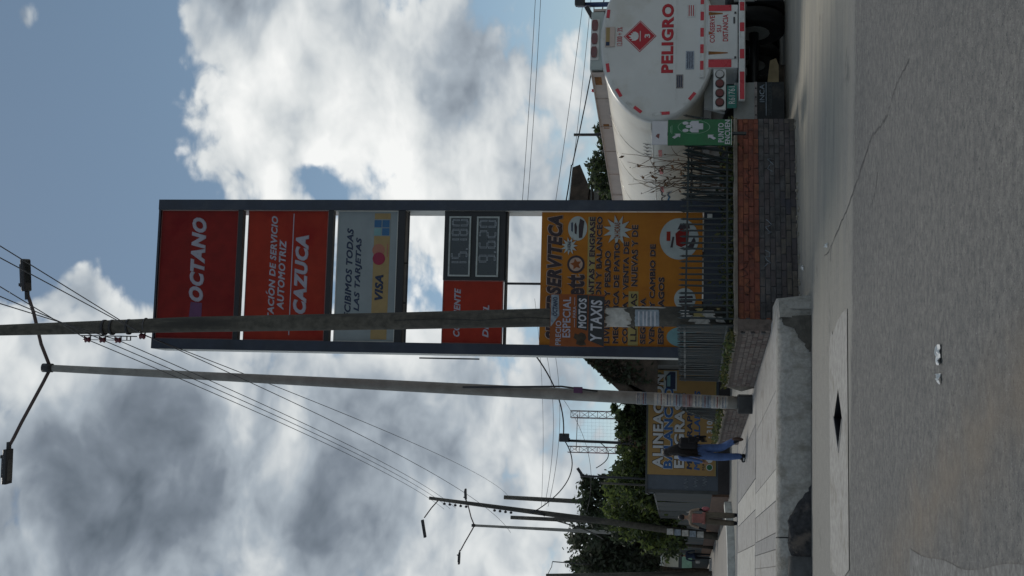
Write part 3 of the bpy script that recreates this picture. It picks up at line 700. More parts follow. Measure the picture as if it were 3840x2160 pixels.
for i in range(2):
    for k in range(2): rect(.70+.135*i, 6.435+.135*k, .82+.135*i, 6.555+.135*k, [M_BLU, M_TEAL][(i+k) % 2 if i == 0 else 0], p3, .053, 'card_mark')
part('card_mark', MB().prism([(-1.02, 6.47), (-.86, 6.45), (-.83, 6.60), (-.93, 6.66), (-1.0, 6.60)], .053, .0565), M_YEL, p3)
text('CORRIENTE', (-.955, 5.205, -.16, 5.315), M_GTXT, p4, .06, .05, .25)
text('DIESEL', (-.96, 4.73, -.43, 4.833), M_GTXT, p4, .06, .05, .25)
M_LCD = mat('lcd_screen', (.022, .032, .038), .3, .15, 4, spec=.6); M_SEG = mat('dim_segment', (.27, .30, .33), .5, .2, 40); M_FRW = mat('window_frame', (.40, .44, .43), .5, .12, 12)
SEGS = {'0': 'abcdef', '1': 'bc', '2': 'abged', '5': 'afgcd', '6': 'afgcde', '7': 'abc', '8': 'abcdefg', '9': 'abcfgd'}
def digits(txt, x0, z0, x1, z1, par, y):
    n = sum(c != '.' for c in txt); w = (x1-x0)/(n+.35*('.' in txt)); x = x0
    for c in txt:
        b = MB(); d = .004
        if c == '.': b.box(x+w*.05, x+w*.2, y-d, y, z0-.005, z0+.03); part('decimal_point', b, M_SEG, par); x += w*.35; continue
        a0, a1 = x+w*.12, x+w*.86; h = z1-z0; t = .03; zm = (z0+z1)/2
        for s_ in SEGS[c]:
            bx_ = {'a': (a0+t, a1-t, z1-t, z1), 'g': (a0+t, a1-t, zm-t/2, zm+t/2), 'd': (a0+t, a1-t, z0, z0+t), 'f': (a0, a0+t, zm+.01, z1-t*.5), 'b': (a1-t, a1, zm+.01, z1-t*.5), 'e': (a0, a0+t, z0+t*.5, zm-.01), 'c': (a1-t, a1, z0+t*.5, zm-.01)}[s_]
            e = .010   # each segment shows as a thin lit outline
            b.box(bx_[0], bx_[1], y-d, y, bx_[2], bx_[2]+e).box(bx_[0], bx_[1], y-d, y, bx_[3]-e, bx_[3]).box(bx_[0], bx_[0]+e, y-d, y, bx_[2]+e, bx_[3]-e).box(bx_[1]-e, bx_[1], y-d, y, bx_[2]+e, bx_[3]-e)
        part('digit', b, M_SEG, par); x += w
for (x0, z0, x1, z1), tx, dx in (((.029, 5.064, 1.019, 5.427), '15.180', (.14, 5.11, .995, 5.385)), ((.025, 4.597, 1.017, 4.969), '9.620', (.24, 4.645, .985, 4.93))):
    wdw = part('price_window', MB().box(x0, x1, .035, .049, z0, z1), M_LCD, pb)
    e = .026; part('window_frame', MB().box(x0, x1, .02, .035, z1-e, z1).box(x0, x1, .02, .035, z0, z0+e).box(x0, x0+e, .02, .035, z0+e, z1-e).box(x1-e, x1, .02, .035, z0+e, z1-e), M_FRW, wdw)
    digits(tx, *dx, wdw, .0345)
# conduit hung on the outside of the left pillar
part('conduit', MB().tube([(-1.30, .25, 5.9), (-1.30, .25, 4.9)], .012, 6), M_IRON, S)

# ------------------------------------------------------------------ orange workshop banner below the prices
BN = thing('banner_board', 'orange tyre workshop banner with dark lettering between the totem pillars', 'banner', (.154, 20.5, 0), R(6.3))
part('board', MB().box(-1.062, 1.095, .045, .075, 1.322, 3.905), M_ORG, BN)
Y0 = .0445
rect(-.273, 3.03, 1.02, 3.15, M_YBAND, BN, Y0, 'colour_patch', .002); rect(-1.05, 2.325, -.183, 2.482, M_YBAND, BN, Y0, 'colour_patch', .002)
Y1 = Y0-.0025
for tx, bx_, sh_ in (('SUPERSERVITECA', (-.986, 3.565, 1.04, 3.802), .22), ('MONTALLANTAS Y ENGRASE', (-1.02, 3.035, 1.018, 3.125), 0), ('ALINEACION Y BALANCEO', (-1.02, 2.918, 1.025, 3.010), 0),
    ('LIVIANOS Y PESADO', (-1.02, 2.775, .468, 2.87), 0), ('MECANICA DE PATIO', (-1.02, 2.635, .604, 2.725), 0), ('COMPRA Y VENTA DE', (-1.02, 2.487, .616, 2.575), 0), ('SEGUNDA', (-1.02, 2.204, -.284, 2.292), 0),
    ('VENTA Y CAMBIO DE', (-1.02, 2.062, .577, 2.149), 0), ('ESPARRAGOS', (-1.02, 1.916, .049, 2.009), 0)):
    otext(tx, bx_, M_BTXT, M_PALEO, BN, Y1, .065 if sh_ else .045, .12 if sh_ else .09, sh_)
otext('LLANTAS', (-.985, 2.345, -.22, 2.445), M_BTXT, M_YBAND, BN, Y1, .02, .04); otext('NUEVAS Y DE', (-.10, 2.345, .888, 2.443), M_BTXT, M_PALEO, BN, Y1, .03, .08)
otext('ett', (-.276, 3.19, .078, 3.468), M_BTXT, M_PALEO, BN, Y1, .05, .09)
lg = part('round_logo', MB().prism(disc(.245, 3.335, .145, .142), Y1-.002, Y1), M_BTXT, BN)
part('logo_ring', MB().prism(disc(.245, 3.335, .110, .108), Y1-.004, Y1-.002), M_PALEO, lg)
part('logo_star', MB().prism(starpoly(.245, 3.335, .095, .093, 5, .5), Y1-.006, Y1-.004), M_ORG2, lg)
for cx, cz, rx, rz in ((.80, 2.677, .255, .235), (.54, 3.45, .15, .14)):
    sb = part('starburst', MB().prism(starpoly(cx+.012, cz-.012, rx, rz, 11, .5), Y1-.002, Y1), M_ORG2, BN)
    part('starburst_face', MB().prism(starpoly(cx, cz, rx, rz, 11, .5), Y1-.005, Y1-.002), M_WDISC, sb)
    text('24 HORAS', (cx-rx*.48, cz-.045*rx/.25, cx+rx*.5, cz+.05*rx/.25), M_ORG2 if rx > .2 else M_BTXT, sb, Y1-.005, .03)
def picture_disc(cx, cz, rx, rz, bits, m_=M_WDISC):
    d = part('picture_disc', MB().prism(disc(cx, cz, rx, rz), Y1-.002, Y1), m_, BN)
    for poly, mm in bits: part('picture', MB().prism([(cx+a*rx, cz+c*rz) for a, c in poly], Y1-.005, Y1-.002), mm, d)
picture_disc(.83, 3.32, .20, .155, [([(-.75, -.5), (.6, -.7), (.8, -.25), (.2, -.1), (-.8, -.15)], M_BTXT), ([(-.5, .1), (.1, .05), (.5, .2), (.3, .35), (-.4, .3)], M_BTXT), ([(-.3, .5), (.5, .5), (.45, .68), (-.2, .66)], M_NAVY)])
picture_disc(.668, 1.69, .335, .31, [([(-.1, .65), (.35, .65), (.35, .45), (-.1, .45)], M_PRED2), ([(-.42, .45), (.1, .35), (.1, .25), (-.42, .33)], M_BTXT), ([(-.3, .15), (.25, .2), (.5, -.1), (.4, -.5), (-.25, -.45), (-.4, -.1)], M_PRED), ([(-.55, -.2), (-.3, -.5), (.1, -.75), (-.1, -.85), (-.5, -.7)], M_BTXT), ([(.45, .1), (.75, -.05), (.7, -.5), (.5, -.55)], M_BTXT)])
picture_disc(-.297, 1.59, .175, .17, [([(-.7, .2+.0), (-.55, .35), (-.5, -.6), (-.65, -.5)], M_BTXT), ([(-.35, .5), (-.15, .55), (-.1, -.7), (-.3, -.7)], M_BTXT), ([(.05, .55), (.25, .5), (.3, -.7), (.1, -.75)], M_BTXT), ([(.45, .4), (.62, .25), (.65, -.4), (.48, -.55)], M_BTXT)])
picture_disc(-.90, 1.62, .16, .25, [], M_TEAL)
rect(1.00, 1.17, 1.08, 1.25, M_SIDE, BN, .09, 'bracket', .02)

# ------------------------------------------------------------------ utility pole with the price poster
UP_ = thing('utility_pole', 'tall aged concrete utility pole in front of the petrol totem', 'utility pole', (-.385, 18.9, 0))
pts = [(.0, 0, .72), (-.01, 0, 2.04), (-.055, 0, 3.81), (-.13, 0, 5.84), (-.235, 0, 9.2), (-.375, 0, 12.4), (-.40, 0, 13.0)]
shaft = part('shaft', MB().tube(pts, [.155, .147, .136, .129, .118, .085, .08], 20), M_POLE, UP_)
part('crack', MB().tube([(-.12, -.135, 5.9), (-.085, -.137, 5.2), (-.10, -.138, 4.6), (-.045, -.139, 3.9), (-.06, -.141, 3.5)], .004, 4), M_BLACK, UP_)
M_ALG = mat('dark_green_growth', (.03, .038, .03), .9, .3, 9)
for z, x in ((10.55, -.30), (10.42, -.297), (10.15, -.285)):
    part('band', MB().tube([(x, 0, z-.02), (x, 0, z+.02)], .122, 18), M_LAMP, UP_)
part('steel_strap', MB().tube([(-.258, 0, 9.87), (-.257, 0, 9.885)], .1195, 18), M_WIRE2, UP_)
# rack of porcelain spools on the left side
rk = part('spool_rack', MB().box(-.44, -.425, -.02, .02, 10.02, 10.93).box(-.50, -.49, -.012, .012, 10.13, 10.9), M_LAMP, UP_)
for k, z in enumerate((10.88, 10.78, 10.63, 10.53, 10.375, 10.275, 10.18, 10.12)):
    part('rack_arm', MB().box(-.50, -.43, -.01, .01, z-.006, z+.006), M_LAMP, rk)
SPOOL = MB().tube([(0, 0, -.045), (0, 0, -.03), (0, 0, -.008), (0, 0, .008), (0, 0, .03), (0, 0, .045)], [.03, .048, .034, .034, .048, .03], 12).mesh('insulator', M_INS)
for z in (10.83, 10.58, 10.325): link('insulator', SPOOL, rk, (-.495, 0, z))
link('insulator', SPOOL, UP_, (-.43, 0, 9.93)); part('insulator_bolt', MB().box(-.43, -.30, -.01, .01, 9.875, 9.89), M_LAMP, UP_)
# torn paper and painted scraps round the foot of the pole
def wrap(z0, z1, a0, a1, r_, jag=.03, xo=0.0, n=12):
    b = MB(); vs = []; fs = []
    for i in range(n+1):
        t = a0+(a1-a0)*i/n
        for z in (z0+rng.normal(0, jag), z1+rng.normal(0, jag)): vs.append((xo+r_*math.cos(t), r_*math.sin(t), z))
    for i in range(n): fs.append((2*i, 2*i+2, 2*i+3, 2*i+1))
    return b.add(vs, fs)
part('torn_poster', wrap(2.40, 2.72, R(178), R(330), .1505, .03, -.022), M_PAPER, UP_)
part('torn_poster', wrap(1.85, 2.33, R(328), R(350), .152, .02, -.015), M_PAPER, UP_)
part('notice', wrap(1.95, 2.30, R(200), R(312), .153, .004, -.012), M_PAPB, UP_)
for z in (2.235, 2.17, 2.12, 2.06, 2.0): part('notice_line', wrap(z, z+.022, R(210), R(300), .1545, .001, -.012), M_WTXT, UP_)
for k in range(16):
    a0 = R(rng.uniform(185, 320)); z = rng.uniform(.95, 1.62); part('paper_scrap', wrap(z, z+rng.uniform(.05, .16), a0, a0+R(rng.uniform(12, 40)), .1585, .02, 0.0, 5), random.choice([M_PAPER, M_YBAND, M_PAPER, M_ALG]), UP_)
PO = thing('price_poster', 'rust orange special price board for motorbikes and taxis on the utility pole', 'poster', (-.423, 18.70, 0), R(8))
part('board', MB().box(-.425, .345, .0, .012, 2.742, 3.54), M_ORG2, PO); part('bracket', MB().box(-.06, .06, .012, .07, 2.9, 3.4), M_LAMP, PO)
part('header', MB().prism([(-.14, 3.53), (.335, 3.53), (.335, 3.42), (.03, 3.405)], -.004, -.0005), M_PAPB, PO); text('OCTANO', (.02, 3.435, .30, 3.505), M_NAVY, PO, -.0045, .03, .2)
text('PRECIO', (-.41, 3.372, -.05, 3.455), M_GTXT, PO, -.001, .03); text('ESPECIAL', (-.295, 3.236, .304, 3.355), M_GTXT, PO, -.001, .03)
text('PARA', (.0, 3.160, .165, 3.205), M_GTXT, PO, -.001, .02); rect(.182, 3.18, .30, 3.187, M_GTXT, PO, -.001, 'rule', .002); rect(-.142, 3.176, -.018, 3.183, M_GTXT, PO, -.001, 'rule', .002)
part('dark_strip', MB().prism([(-.19, 2.992), (.335, 2.992), (.335, 3.15), (-.15, 3.145)], -.004, -.0005), M_BLACK, PO); text('MOTOS', (-.155, 3.005, .285, 3.125), M_WTXT, PO, -.0045, .04, .1)
part('dark_strip', MB().prism([(-.42, 2.745), (.315, 2.745), (.33, 2.980), (-.33, 2.975)], -.004, -.0005), M_BLACK, PO); text('Y TAXIS', (-.345, 2.775, .262, 2.945), M_WTXT, PO, -.0045, .035, .1)
part('motorbike_print', MB().prism([(-.40, 3.0), (-.34, 3.03), (-.30, 3.0), (-.24, 3.02), (-.215, 3.08), (-.25, 3.12), (-.23, 3.17), (-.30, 3.19), (-.33, 3.14), (-.39, 3.15), (-.41, 3.08)], -.003, -.0005), M_BARK, PO)

# ------------------------------------------------------------------ street lamps
def lamp_head(par, x, y, z, dx, tilt):
    M_ = Matrix.Translation((x, y, z)) @ Matrix.Rotation(tilt, 4, 'Y')
    h_ = part('lamp_head', MB().box(0, .62*dx, -.13, .13, -.035, .06, M=M_, ch=.02), M_LAMP, par)
    part('heat_sink', MB().box(.08*dx, .52*dx, -.10, .10, .06, .085, M=M_), M_LAMP, h_)
    part('photocell', MB().box(.10*dx, .16*dx, -.035, .035, .085, .15, M=M_), M_LAMP, h_)
    part('lens', MB().box(.16*dx, .58*dx, -.10, .10, -.042, -.0352, M=M_), M_GLASS, h_)
    part('spigot', MB().box(-.16*dx, 0, -.04, .04, -.03, .03, M=M_), M_LAMP, h_)
def double_lamp(label, base, top, r0, r1, s=1.0):
    L_ = thing('street_lamp', label, 'street lamp', base)
    t = Vector(top)-Vector(base); H = t.z; 
    pts = [(t.x*q, t.y*q, H*q) for q in (0, .08, .25, .5, .75, .97, 1)]
    part('post', MB().tube(pts, [r0, r0*.97, r0*.92, r0*.85, r1*1.15, r1, r1], 14), M_POLE2, L_)
    part('post_cap', MB().tube([(t.x, t.y, H-.18), (t.x, t.y, H+.02)], r1*1.25, 12), M_LAMP, L_)
    aR = [(t.x+r1*.5, t.y, H-.12), (t.x+.45*s, t.y, H+.06*s), (t.x+1.05*s, t.y, H+.22*s), (t.x+1.38*s, t.y, H+.34*s)]
    aL = [(t.x-r1*.5, t.y, H-.12), (t.x-.30*s, t.y, H+.02), (t.x-1.05*s, t.y, H+.44*s), (t.x-1.36*s, t.y, H+.60*s), (t.x-1.48*s, t.y, H+.67*s)]
    part('arm', MB().tube(aR, .035*s, 8), M_ARM, L_); part('arm', MB().tube(aL, .035*s, 8), M_ARM, L_)
    lamp_head(L_, t.x+1.46*s, t.y, H+.36*s, 1, R(-3)); lamp_head(L_, t.x-1.60*s, t.y, H+.70*s, -1, R(2))
    return L_
la = double_lamp('tall double armed street lamp with poster covered post at the sidewalk', (-2.0, 23.02, ZS-.02), (-1.625, 23.02, 13.74), .118, .068)
part('footing', MB().box(-.17, .15, -.16, .16, .0, .28, ch=.02), mat('dark_footing', (.07, .072, .075), .9, .2, 5), la)
part('cable_conduit', MB().tube([(.19, -.11, 5.2), (.24, -.10, 3.4), (.17, -.11, 2.75)], .018, 6), M_LAMP, la)
part('number_plate', MB().box(.13, .24, -.125, -.12, 3.02, 3.18), M_PURP, la)
k = 0
for z0, z1 in ((2.10, 2.02), (2.0, 1.92), (1.78, 1.62), (1.6, 1.46), (1.44, 1.30), (1.28, 1.12), (1.10, .96), (.94, .80), (.78, .64), (.62, .50)):
    z0, z1 = z1-.05, z0-.04
    xo = .375*(z0+z1)/2/13.36
    mm = [M_PAPER, M_PAPB, M_PAPER, M_PAPER, M_PAPB, mat('faded_pink_paper', (.34, .25, .25), .8, .2, 8)][k % 6]; p_ = part('poster', wrap(z0, z1, R(195), R(345), .1185, .006, xo), mm, la); k += 1
    for q in range(2):
        zz = z0+(z1-z0)*(.22+.36*q); part('poster_print', wrap(zz, zz+.018, R(215), R(325), .1200, .002, xo), [M_PAPR, M_PAPB, mat('slate_print', (.10, .12, .18))][(q+k) % 3], p_)
double_lamp('slender double armed street lamp behind the leaning utility pole', (-13.75, 72, .2), (-13.56, 72, 13.7), .12, .07)

# ------------------------------------------------------------------ fuel tanker, seen from behind
TK = thing('tanker_truck', 'white fuel tanker truck parked behind the red wall, seen from the rear', 'truck', (3.95, 20.66, 0), R(15.3))
CX, CZ, HW, HH, TL = .03, 2.06, 1.385, .92, 11.0
def tank_ring(y, k, n=56): return [(CX+HW*k*math.cos(2*math.pi*i/n), y, CZ+HH*k*math.sin(2*math.pi*i/n)) for i in range(n)]
def loft(rings, b=None, mi=0):
    b = b or MB(); n = len(rings[0]); vs = [p for r_ in rings for p in r_]
    fs = [(j*n+i, j*n+(i+1) % n, (j+1)*n+(i+1) % n, (j+1)*n+i) for j in range(len(rings)-1) for i in range(n)]
    return b.add(vs, fs, mi, True)
tank = part('tank', loft([tank_ring(.02, 1.0), tank_ring(TL, 1.0), tank_ring(TL+.1, .93)]).add(tank_ring(TL+.1, .93), [tuple(range(56))]), M_TANKS, TK)
b = loft([tank_ring(.03, 1.012), tank_ring(-.015, 1.012), tank_ring(-.06, 1.005), tank_ring(-.088, .99), tank_ring(-.10, .965)]); b.add(tank_ring(-.10, .965), [tuple(range(56))])
head = part('rear_head', b, M_TANK, TK)
YH = -.1005
part('weld_seam', MB().box(-1.14, 1.2, YH-.006, YH, 1.764, 1.776), M_REFW, head)
part('lettering_plate', MB().box(-.1, .245, YH-.02, YH, 2.75, 2.905), M_CAT, head)
part('plate_print', MB().box(-.085, .23, YH-.023, YH-.02, 2.83, 2.89), M_YEL, head)
part('plate_mark', MB().box(-.085, -.02, YH-.025, YH-.0231, 2.83, 2.89), M_NAVY, head)
text('12.000 + 3%', (-.084, 2.628, .242, 2.715), M_TRED, head, YH, .0)
def diamond(c, r_, y0, y1): return MB().prism([(c[0]-r_, c[1]), (c[0], c[1]-r_*.94), (c[0]+r_, c[1]), (c[0], c[1]+r_*.94)], y0, y1)
dm = part('hazard_diamond', diamond((.08, 2.347), .278, YH-.004, YH), M_TRED, head)
part('diamond_border', diamond((.08, 2.347), .262, YH-.006, YH-.004), M_REFW, dm); part('diamond_face', diamond((.08, 2.347), .250, YH-.008, YH-.006), M_TRED, dm)
fl = [(0, -.05), (.045, -.04), (.075, 0), (.07, .05), (.045, .03), (.05, .075), (.02, .055), (.01, .11), (-.02, .065), (-.04, .10), (-.045, .045), (-.075, .06), (-.075, 0), (-.045, -.04)]
part('flame_symbol', MB().prism([(.08+a*1.05, 2.42+c*1.05) for a, c in fl], YH-.010, YH-.008), M_REFW, dm)
part('flame_bar', MB().box(-.01, .17, YH-.010, YH-.008, 2.338, 2.350), M_REFW, dm)
text('3', (.045, 2.185, .115, 2.275), M_REFW, dm, YH-.008, .04)
text('PELIGRO', (-.565, 1.812, .645, 2.005), M_TRED, head, YH, .06)
for bx_, mm in (((-.83, 1.652, -.594, 1.765), mat('grey_label', (.22, .20, .20), .6, .2, 20)), ((.78, 1.66, .96, 1.76), mat('grey_label', (.2, .2, .2))), ((-.508, 1.485, -.191, 1.617), mat('blue_grey_label', (.30, .34, .40), .6, .2, 30)), ((.40, 1.47, .629, 1.606), M_REFW)):
    lb = part('label_plate', MB().box(bx_[0], bx_[2], YH-.005, YH, bx_[1], bx_[3]), mm, head)
    for q in range(3):
        z = bx_[1]+(bx_[3]-bx_[1])*(.2+.25*q); part('label_line', MB().box(bx_[0]+.02, bx_[2]-.02, YH-.007, YH-.005, z, z+.014), M_TRED if bx_[0] == .40 else M_NAVY, lb)
for rx_, rz_, wx, wz in ((.485, 2.867, .347, 2.878), (-.462, 2.848, -.285, 2.875), (-.924, 2.682, -.773, 2.767), (-1.265, 2.377, -1.162, 2.502), (-1.346, 1.922, -1.353, 2.058), (-.992, 1.497, -1.116, 1.589), (.98, 2.68, .84, 2.76), (1.3, 2.38, 1.2, 2.5)):
    an = math.atan2(rz_-wz, rx_-wx)
    for qx, qz, mm in ((rx_, rz_, M_REFL), (wx, wz, M_REFW)):
        k_ = math.hypot((qx-CX)/HW, (qz-CZ)/HH); f_ = min(1, .935/k_); qx = CX+(qx-CX)*f_; qz = CZ+(qz-CZ)*f_
        M_ = Matrix.Translation((qx, 0, qz)) @ Matrix.Rotation(-an, 4, 'Y'); part('reflector', MB().box(-.075, .075, YH-.005, YH, -.026, .026, M=M_), mm, head)
x = -.66; k = 0
while x < 1.0:
    w = .13 if k % 2 == 0 else .155
    part('reflective_strip', MB().box(x, x+w, YH-.03, YH-.024, 1.337, 1.392), M_REFW if k % 2 == 0 else M_REFL, head); x += w; k += 1
part('strip_rail', MB().box(-.66, 1.1, YH-.024, YH+.06, 1.325, 1.40), M_TANK, head)
# light box on top and walkway dams
tb = part('top_light_box', MB().box(-.47, .55, -.06, .25, 2.93, 3.14, ch=.01), mat('grey_green_sheet', (.38, .43, .42), .5, .08, 3), TK)
lp = part('light_plate', MB().box(-.31, .41, -.072, -.06, 3.005, 3.13), M_TANK, tb)
for xx in (-.174, .062, .298):
    part('tail_lamp', MB().prism([(xx+.094*max(-1, min(1, 1.35*math.cos(t)))*.98, 3.078+.052*math.sin(t)) for t in [2*math.pi*i/20 for i in range(20)]], -.095, -.072), M_LENS, lp)
for sgn in (-1, 1):
    x0 = CX+sgn*.56
    dm_ = part('walkway_dam', MB().box(x0-.02, x0+.02, -.04, TL-.2, 2.84, 3.10), M_CAT, TK)
    part('dam_lip', MB().box(x0-.05, x0+.05, -.04, TL-.2, 3.10, 3.115), M_CAT, dm_)
    for q in range(8): part('dam_rib', MB().box(x0-.032, x0+.032, .9+q*1.2, .93+q*1.2, 2.85, 3.098), M_CAT, dm_)
    part('dam_label', MB().box(x0+sgn*.021, x0+sgn*.023, .05, .35, 2.96, 3.07), M_RUST, dm_)
    part('dam_label', MB().box(x0+sgn*.021, x0+sgn*.023, 2.0, 2.2, 2.95, 3.05), M_RUST, dm_)
for yy in (1.8, 3.4, 5.2, 7.0, 8.8): part('manhole', MB().tube([(CX, yy, 2.95), (CX, yy, 3.12)], .27, 16), M_TANK, TK)
for yy, c_ in ((.6, M_REFL), (2.6, M_LAMP), (3.3, M_LAMP)): part('marker_lamp', MB().ell((CX-.57, yy, 3.13), (.025, .05, .03), 8, 5), c_, TK)
# side: seam strip, reflectors, writing and drips on the cream flank
def flank(y, z, lift=.004):
    s_ = max(-1, min(1, (z-CZ)/HH)); return Vector((CX-(HW)*math.sqrt(max(0, 1-s_*s_))-lift, y, z+ (0)))
part('side_seam', MB().tube([flank(y, 2.15, .004) for y in np.linspace(.05, 10.9, 12)], .008, 5), M_REFW, tank)
for y in (1.2, 2.05, 3.0, 4.1, 5.3): 
    vs = [flank(y, 2.06), flank(y+.30, 2.06), flank(y+.30, 2.0), flank(y, 2.0)]; part('side_reflector', MB().add(vs, [(0, 1, 2, 3)]), M_REFL, tank)
for y in (1.55, 3.1, 4.65, 6.2, 7.75, 9.3): part('weld_ring', MB().tube([(CX+(HW+.002)*math.cos(t), y, CZ+(HH+.002)*math.sin(t)) for t in np.linspace(0, 2*math.pi, 49)], .007, 4, cap=False), M_TANKS, tank)
M_INK = mat('graffiti_ink', (.045, .04, .045), .7, .2, 9); M_INKB = mat('blue_graffiti', (.02, .12, .24), .7, .3, 5); M_INKT = mat('brown_drip', (.22, .12, .06), .8, .3, 5)
def scribble(pts, w, m_, name='graffiti'):
    vs = []
    for i, (y, z) in enumerate(pts):
        y2, z2 = pts[min(i+1, len(pts)-1)]; y1, z1 = pts[max(0, i-1)]; t = math.atan2(z2-z1, y2-y1); ww = .6*w*(.5+.5*math.sin(math.pi*(i+.6)/(len(pts)+.2)))
        vs += [flank(y-math.sin(t)*ww, z+math.cos(t)*ww, .006), flank(y+math.sin(t)*ww, z-math.cos(t)*ww, .006)]
    part(name, MB().add(vs, [(2*i, 2*i+1, 2*i+3, 2*i+2) for i in range(len(pts)-1)]), m_, tank)
def curve(y, z, segs, n=7):
    out = [(y, z)]
    for dy, dz, bend in segs:
        for i in range(1, n+1):
            t = i/n; out.append((y+dy*t-bend*dz*math.sin(math.pi*t), z+dz*t+bend*dy*math.sin(math.pi*t)*.3))
        y += dy; z += dz
    return out
for y in (1.0, 1.15, 1.3, 1.45): scribble(curve(y, 2.17, [(.05, .08, .4), (-.03, .06, .5)]), .018, M_INK)


scribble(curve(2.7, 2.42, [(.1, -.2, .3), (.12, -.3, .4), (-.05, -.3, .2)]), .016, M_INK); 
scribble(curve(3.0, 1.98, [(.3, .05, .6), (.2, -.06, .6), (.3, .05, .6)]), .022, M_INK); scribble(curve(3.3, 1.85, [(.3, .05, .6), (.3, -.06, .6), (.35, .05, .5)]), .03, M_INKB); scribble(curve(4.0, 2.05, [(.15, -.2, .5), (.2, .12, .6), (.2, -.2, .5), (.25, .1, .5)]), .045, M_INKB)
scribble(curve(4.2, 1.8, [(.3, .05, .6), (.3, -.06, .6)]), .05, M_INK); scribble(curve(4.3, 2.40, [(.2, .06, .7), (.2, -.1, .6), (.2, .1, .6), (.2, -.12, .6)]), .014, M_INK); scribble(curve(4.9, 2.33, [(.2, .06, .7), (.2, -.1, .6), (.2, .1, .6)]), .014, M_INK)

# rear box, lamps, plate, bumper
bxp = part('rear_box', MB().box(-.50, .60, -.12, .5, .80, 1.285, ch=.01), M_TANK, TK)
part('hatch', MB().box(-.345, .47, -.132, -.12, .815, 1.262, ch=.004), M_TANK, bxp)
for xx in (-.33, .445): part('hatch_hinge', MB().box(xx-.015, xx+.015, -.15, -.132, .83, .86), M_LAMP, bxp)
text('CONSERVE', (-.067, 1.165, .405, 1.243), M_TRED, bxp, -.132, .02); text('SU', (.115, 1.062, .235, 1.135), M_TRED, bxp, -.132, .02); text('DISTANCIA', (-.046, .956, .422, 1.042), M_TRED, bxp, -.132, .02)
part('reflective_patch', MB().box(-.488, -.355, -.128, -.121, .905, 1.262), M_REFL, bxp); part('reflective_patch', MB().box(.49, .59, -.128, -.121, .905, 1.262), M_REFL, bxp)
for xx, h_ in ((-.245, .30), (.10, .06), (.44, .22)): part('rust_streak', MB().prism([(xx-.03, 1.262), (xx+.03, 1.262), (xx+.008, 1.262-h_), (xx-.01, 1.262-h_)], -.135, -.1325), M_RUST, bxp)
part('box_lock', MB().box(.26, .37, -.145, -.132, .85, .875), M_LAMP, bxp)
lpl = part('lamp_plate', MB().box(-1.195, -.503, -.10, -.06, .985, 1.18, ch=.008), M_TANK, TK)
for i, xx in enumerate((-.60, -.757, -.92, -1.077)):
    part('lamp_bezel', MB().prism(disc(xx, 1.082, .075, .072, 20), -.112, -.10), M_BLACK, lpl); part('tail_lamp', MB().prism(disc(xx, 1.082, .06, .058, 20), -.125, -.112), M_CLEAR if i == 0 else M_LENS, lpl)
pl_ = part('licence_plate', MB().box(-1.17, -.79, -.10, -.085, .82, .97), M_GPLATE, TK); text('R61761', (-1.10, .845, -.81, .945), M_REFW, pl_, -.10, .0)
bu = part('bumper', MB().box(-1.07, 1.15, -.16, -.10, .69, .79, ch=.01), M_TANK, TK)
for x0, x1, mm in ((-1.05, -.585, M_REFL), (-.36, -.20, M_REFL), (-.19, .10, M_REFW), (.11, .26, M_REFL), (.27, .46, M_REFW), (.47, .62, M_REFL), (.64, .8, M_REFW)): part('bumper_reflector', MB().box(x0, x1, -.166, -.16, .705, .775), mm, bu)
part('bumper_arm', MB().box(-.62, -.5, -.1, .4, .66, .8).box(.5, .62, -.1, .4, .66, .8), M_BLACK, TK)
M_MUD = mat('grey_fender', (.30, .31, .30), .7, .12, 3, dirt=(.2, .19, .17), dscale=3)
for sgn in (-1, 1):
    xs = sorted((CX+sgn*.71, CX+sgn*1.37))
    fe = part('fender_plate', MB().box(xs[0], xs[1], .04, .07, .53, .86), M_MUD, TK)
    st_ = part('flap_strip', MB().box(xs[0], xs[1], .02, .04, .50, .545), mat('strip_metal', (.26, .23, .22), .5, .2, 8), fe)
    for q in range(4): part('bolt', MB().tube([(xs[0]+.1+q*.15, .02, .52), (xs[0]+.1+q*.15, .005, .52)], .012, 6), M_BLACK, st_)
    fp_ = part('mud_flap', MB().box(xs[0], xs[1], .03, .05, .08, .50), M_FLAP, TK)
    if sgn < 0: text('INCA', (-1.02, .385, -.72, .46), M_PAPB, fp_, .03, .0); part('flap_rule', MB().box(-1.25, -.68, .026, .03, .355, .365), M_PAPB, fp_); part('flap_band', MB().box(-1.25, -.68, .026, .03, .27, .33), mat('faint_grey', (.035, .042, .045), .7, .5, 40), fp_)
# chassis, axles, wheels
part('chassis', MB().box(-.45, -.33, .3, TL, .85, 1.2).box(.39, .51, .3, TL, .85, 1.2).box(-.45, .51, .5, .6, .9, 1.15).box(-.9, .9, .45, 4.5, 1.2, 1.32), M_BLACK, TK)
part('saddle', MB().prism([(-1.15, 1.0), (1.2, 1.0), (1.12, 1.32), (-1.06, 1.32)], .12, .2), M_MUD, TK)
for yy in (.95, 2.2, 3.45, 9.6):
    part('axle', MB().tube([(-1.0, yy, .5), (1.06, yy, .5)], .08, 10), M_BLACK, TK)
    for sgn in (-1, 1):
        for off in (.72, 1.04):
            xx = CX+sgn*off
            w_ = part('wheel', MB().tube([(xx-.13, yy, .5), (xx-.12, yy, .5), (xx+.12, yy, .5), (xx+.13, yy, .5)], [.44, .5, .5, .44], 24), M_TYRE, TK)
            part('rim', MB().tube([(xx-.135, yy, .5), (xx+.135, yy, .5)], .26, 16), M_MUD, w_)
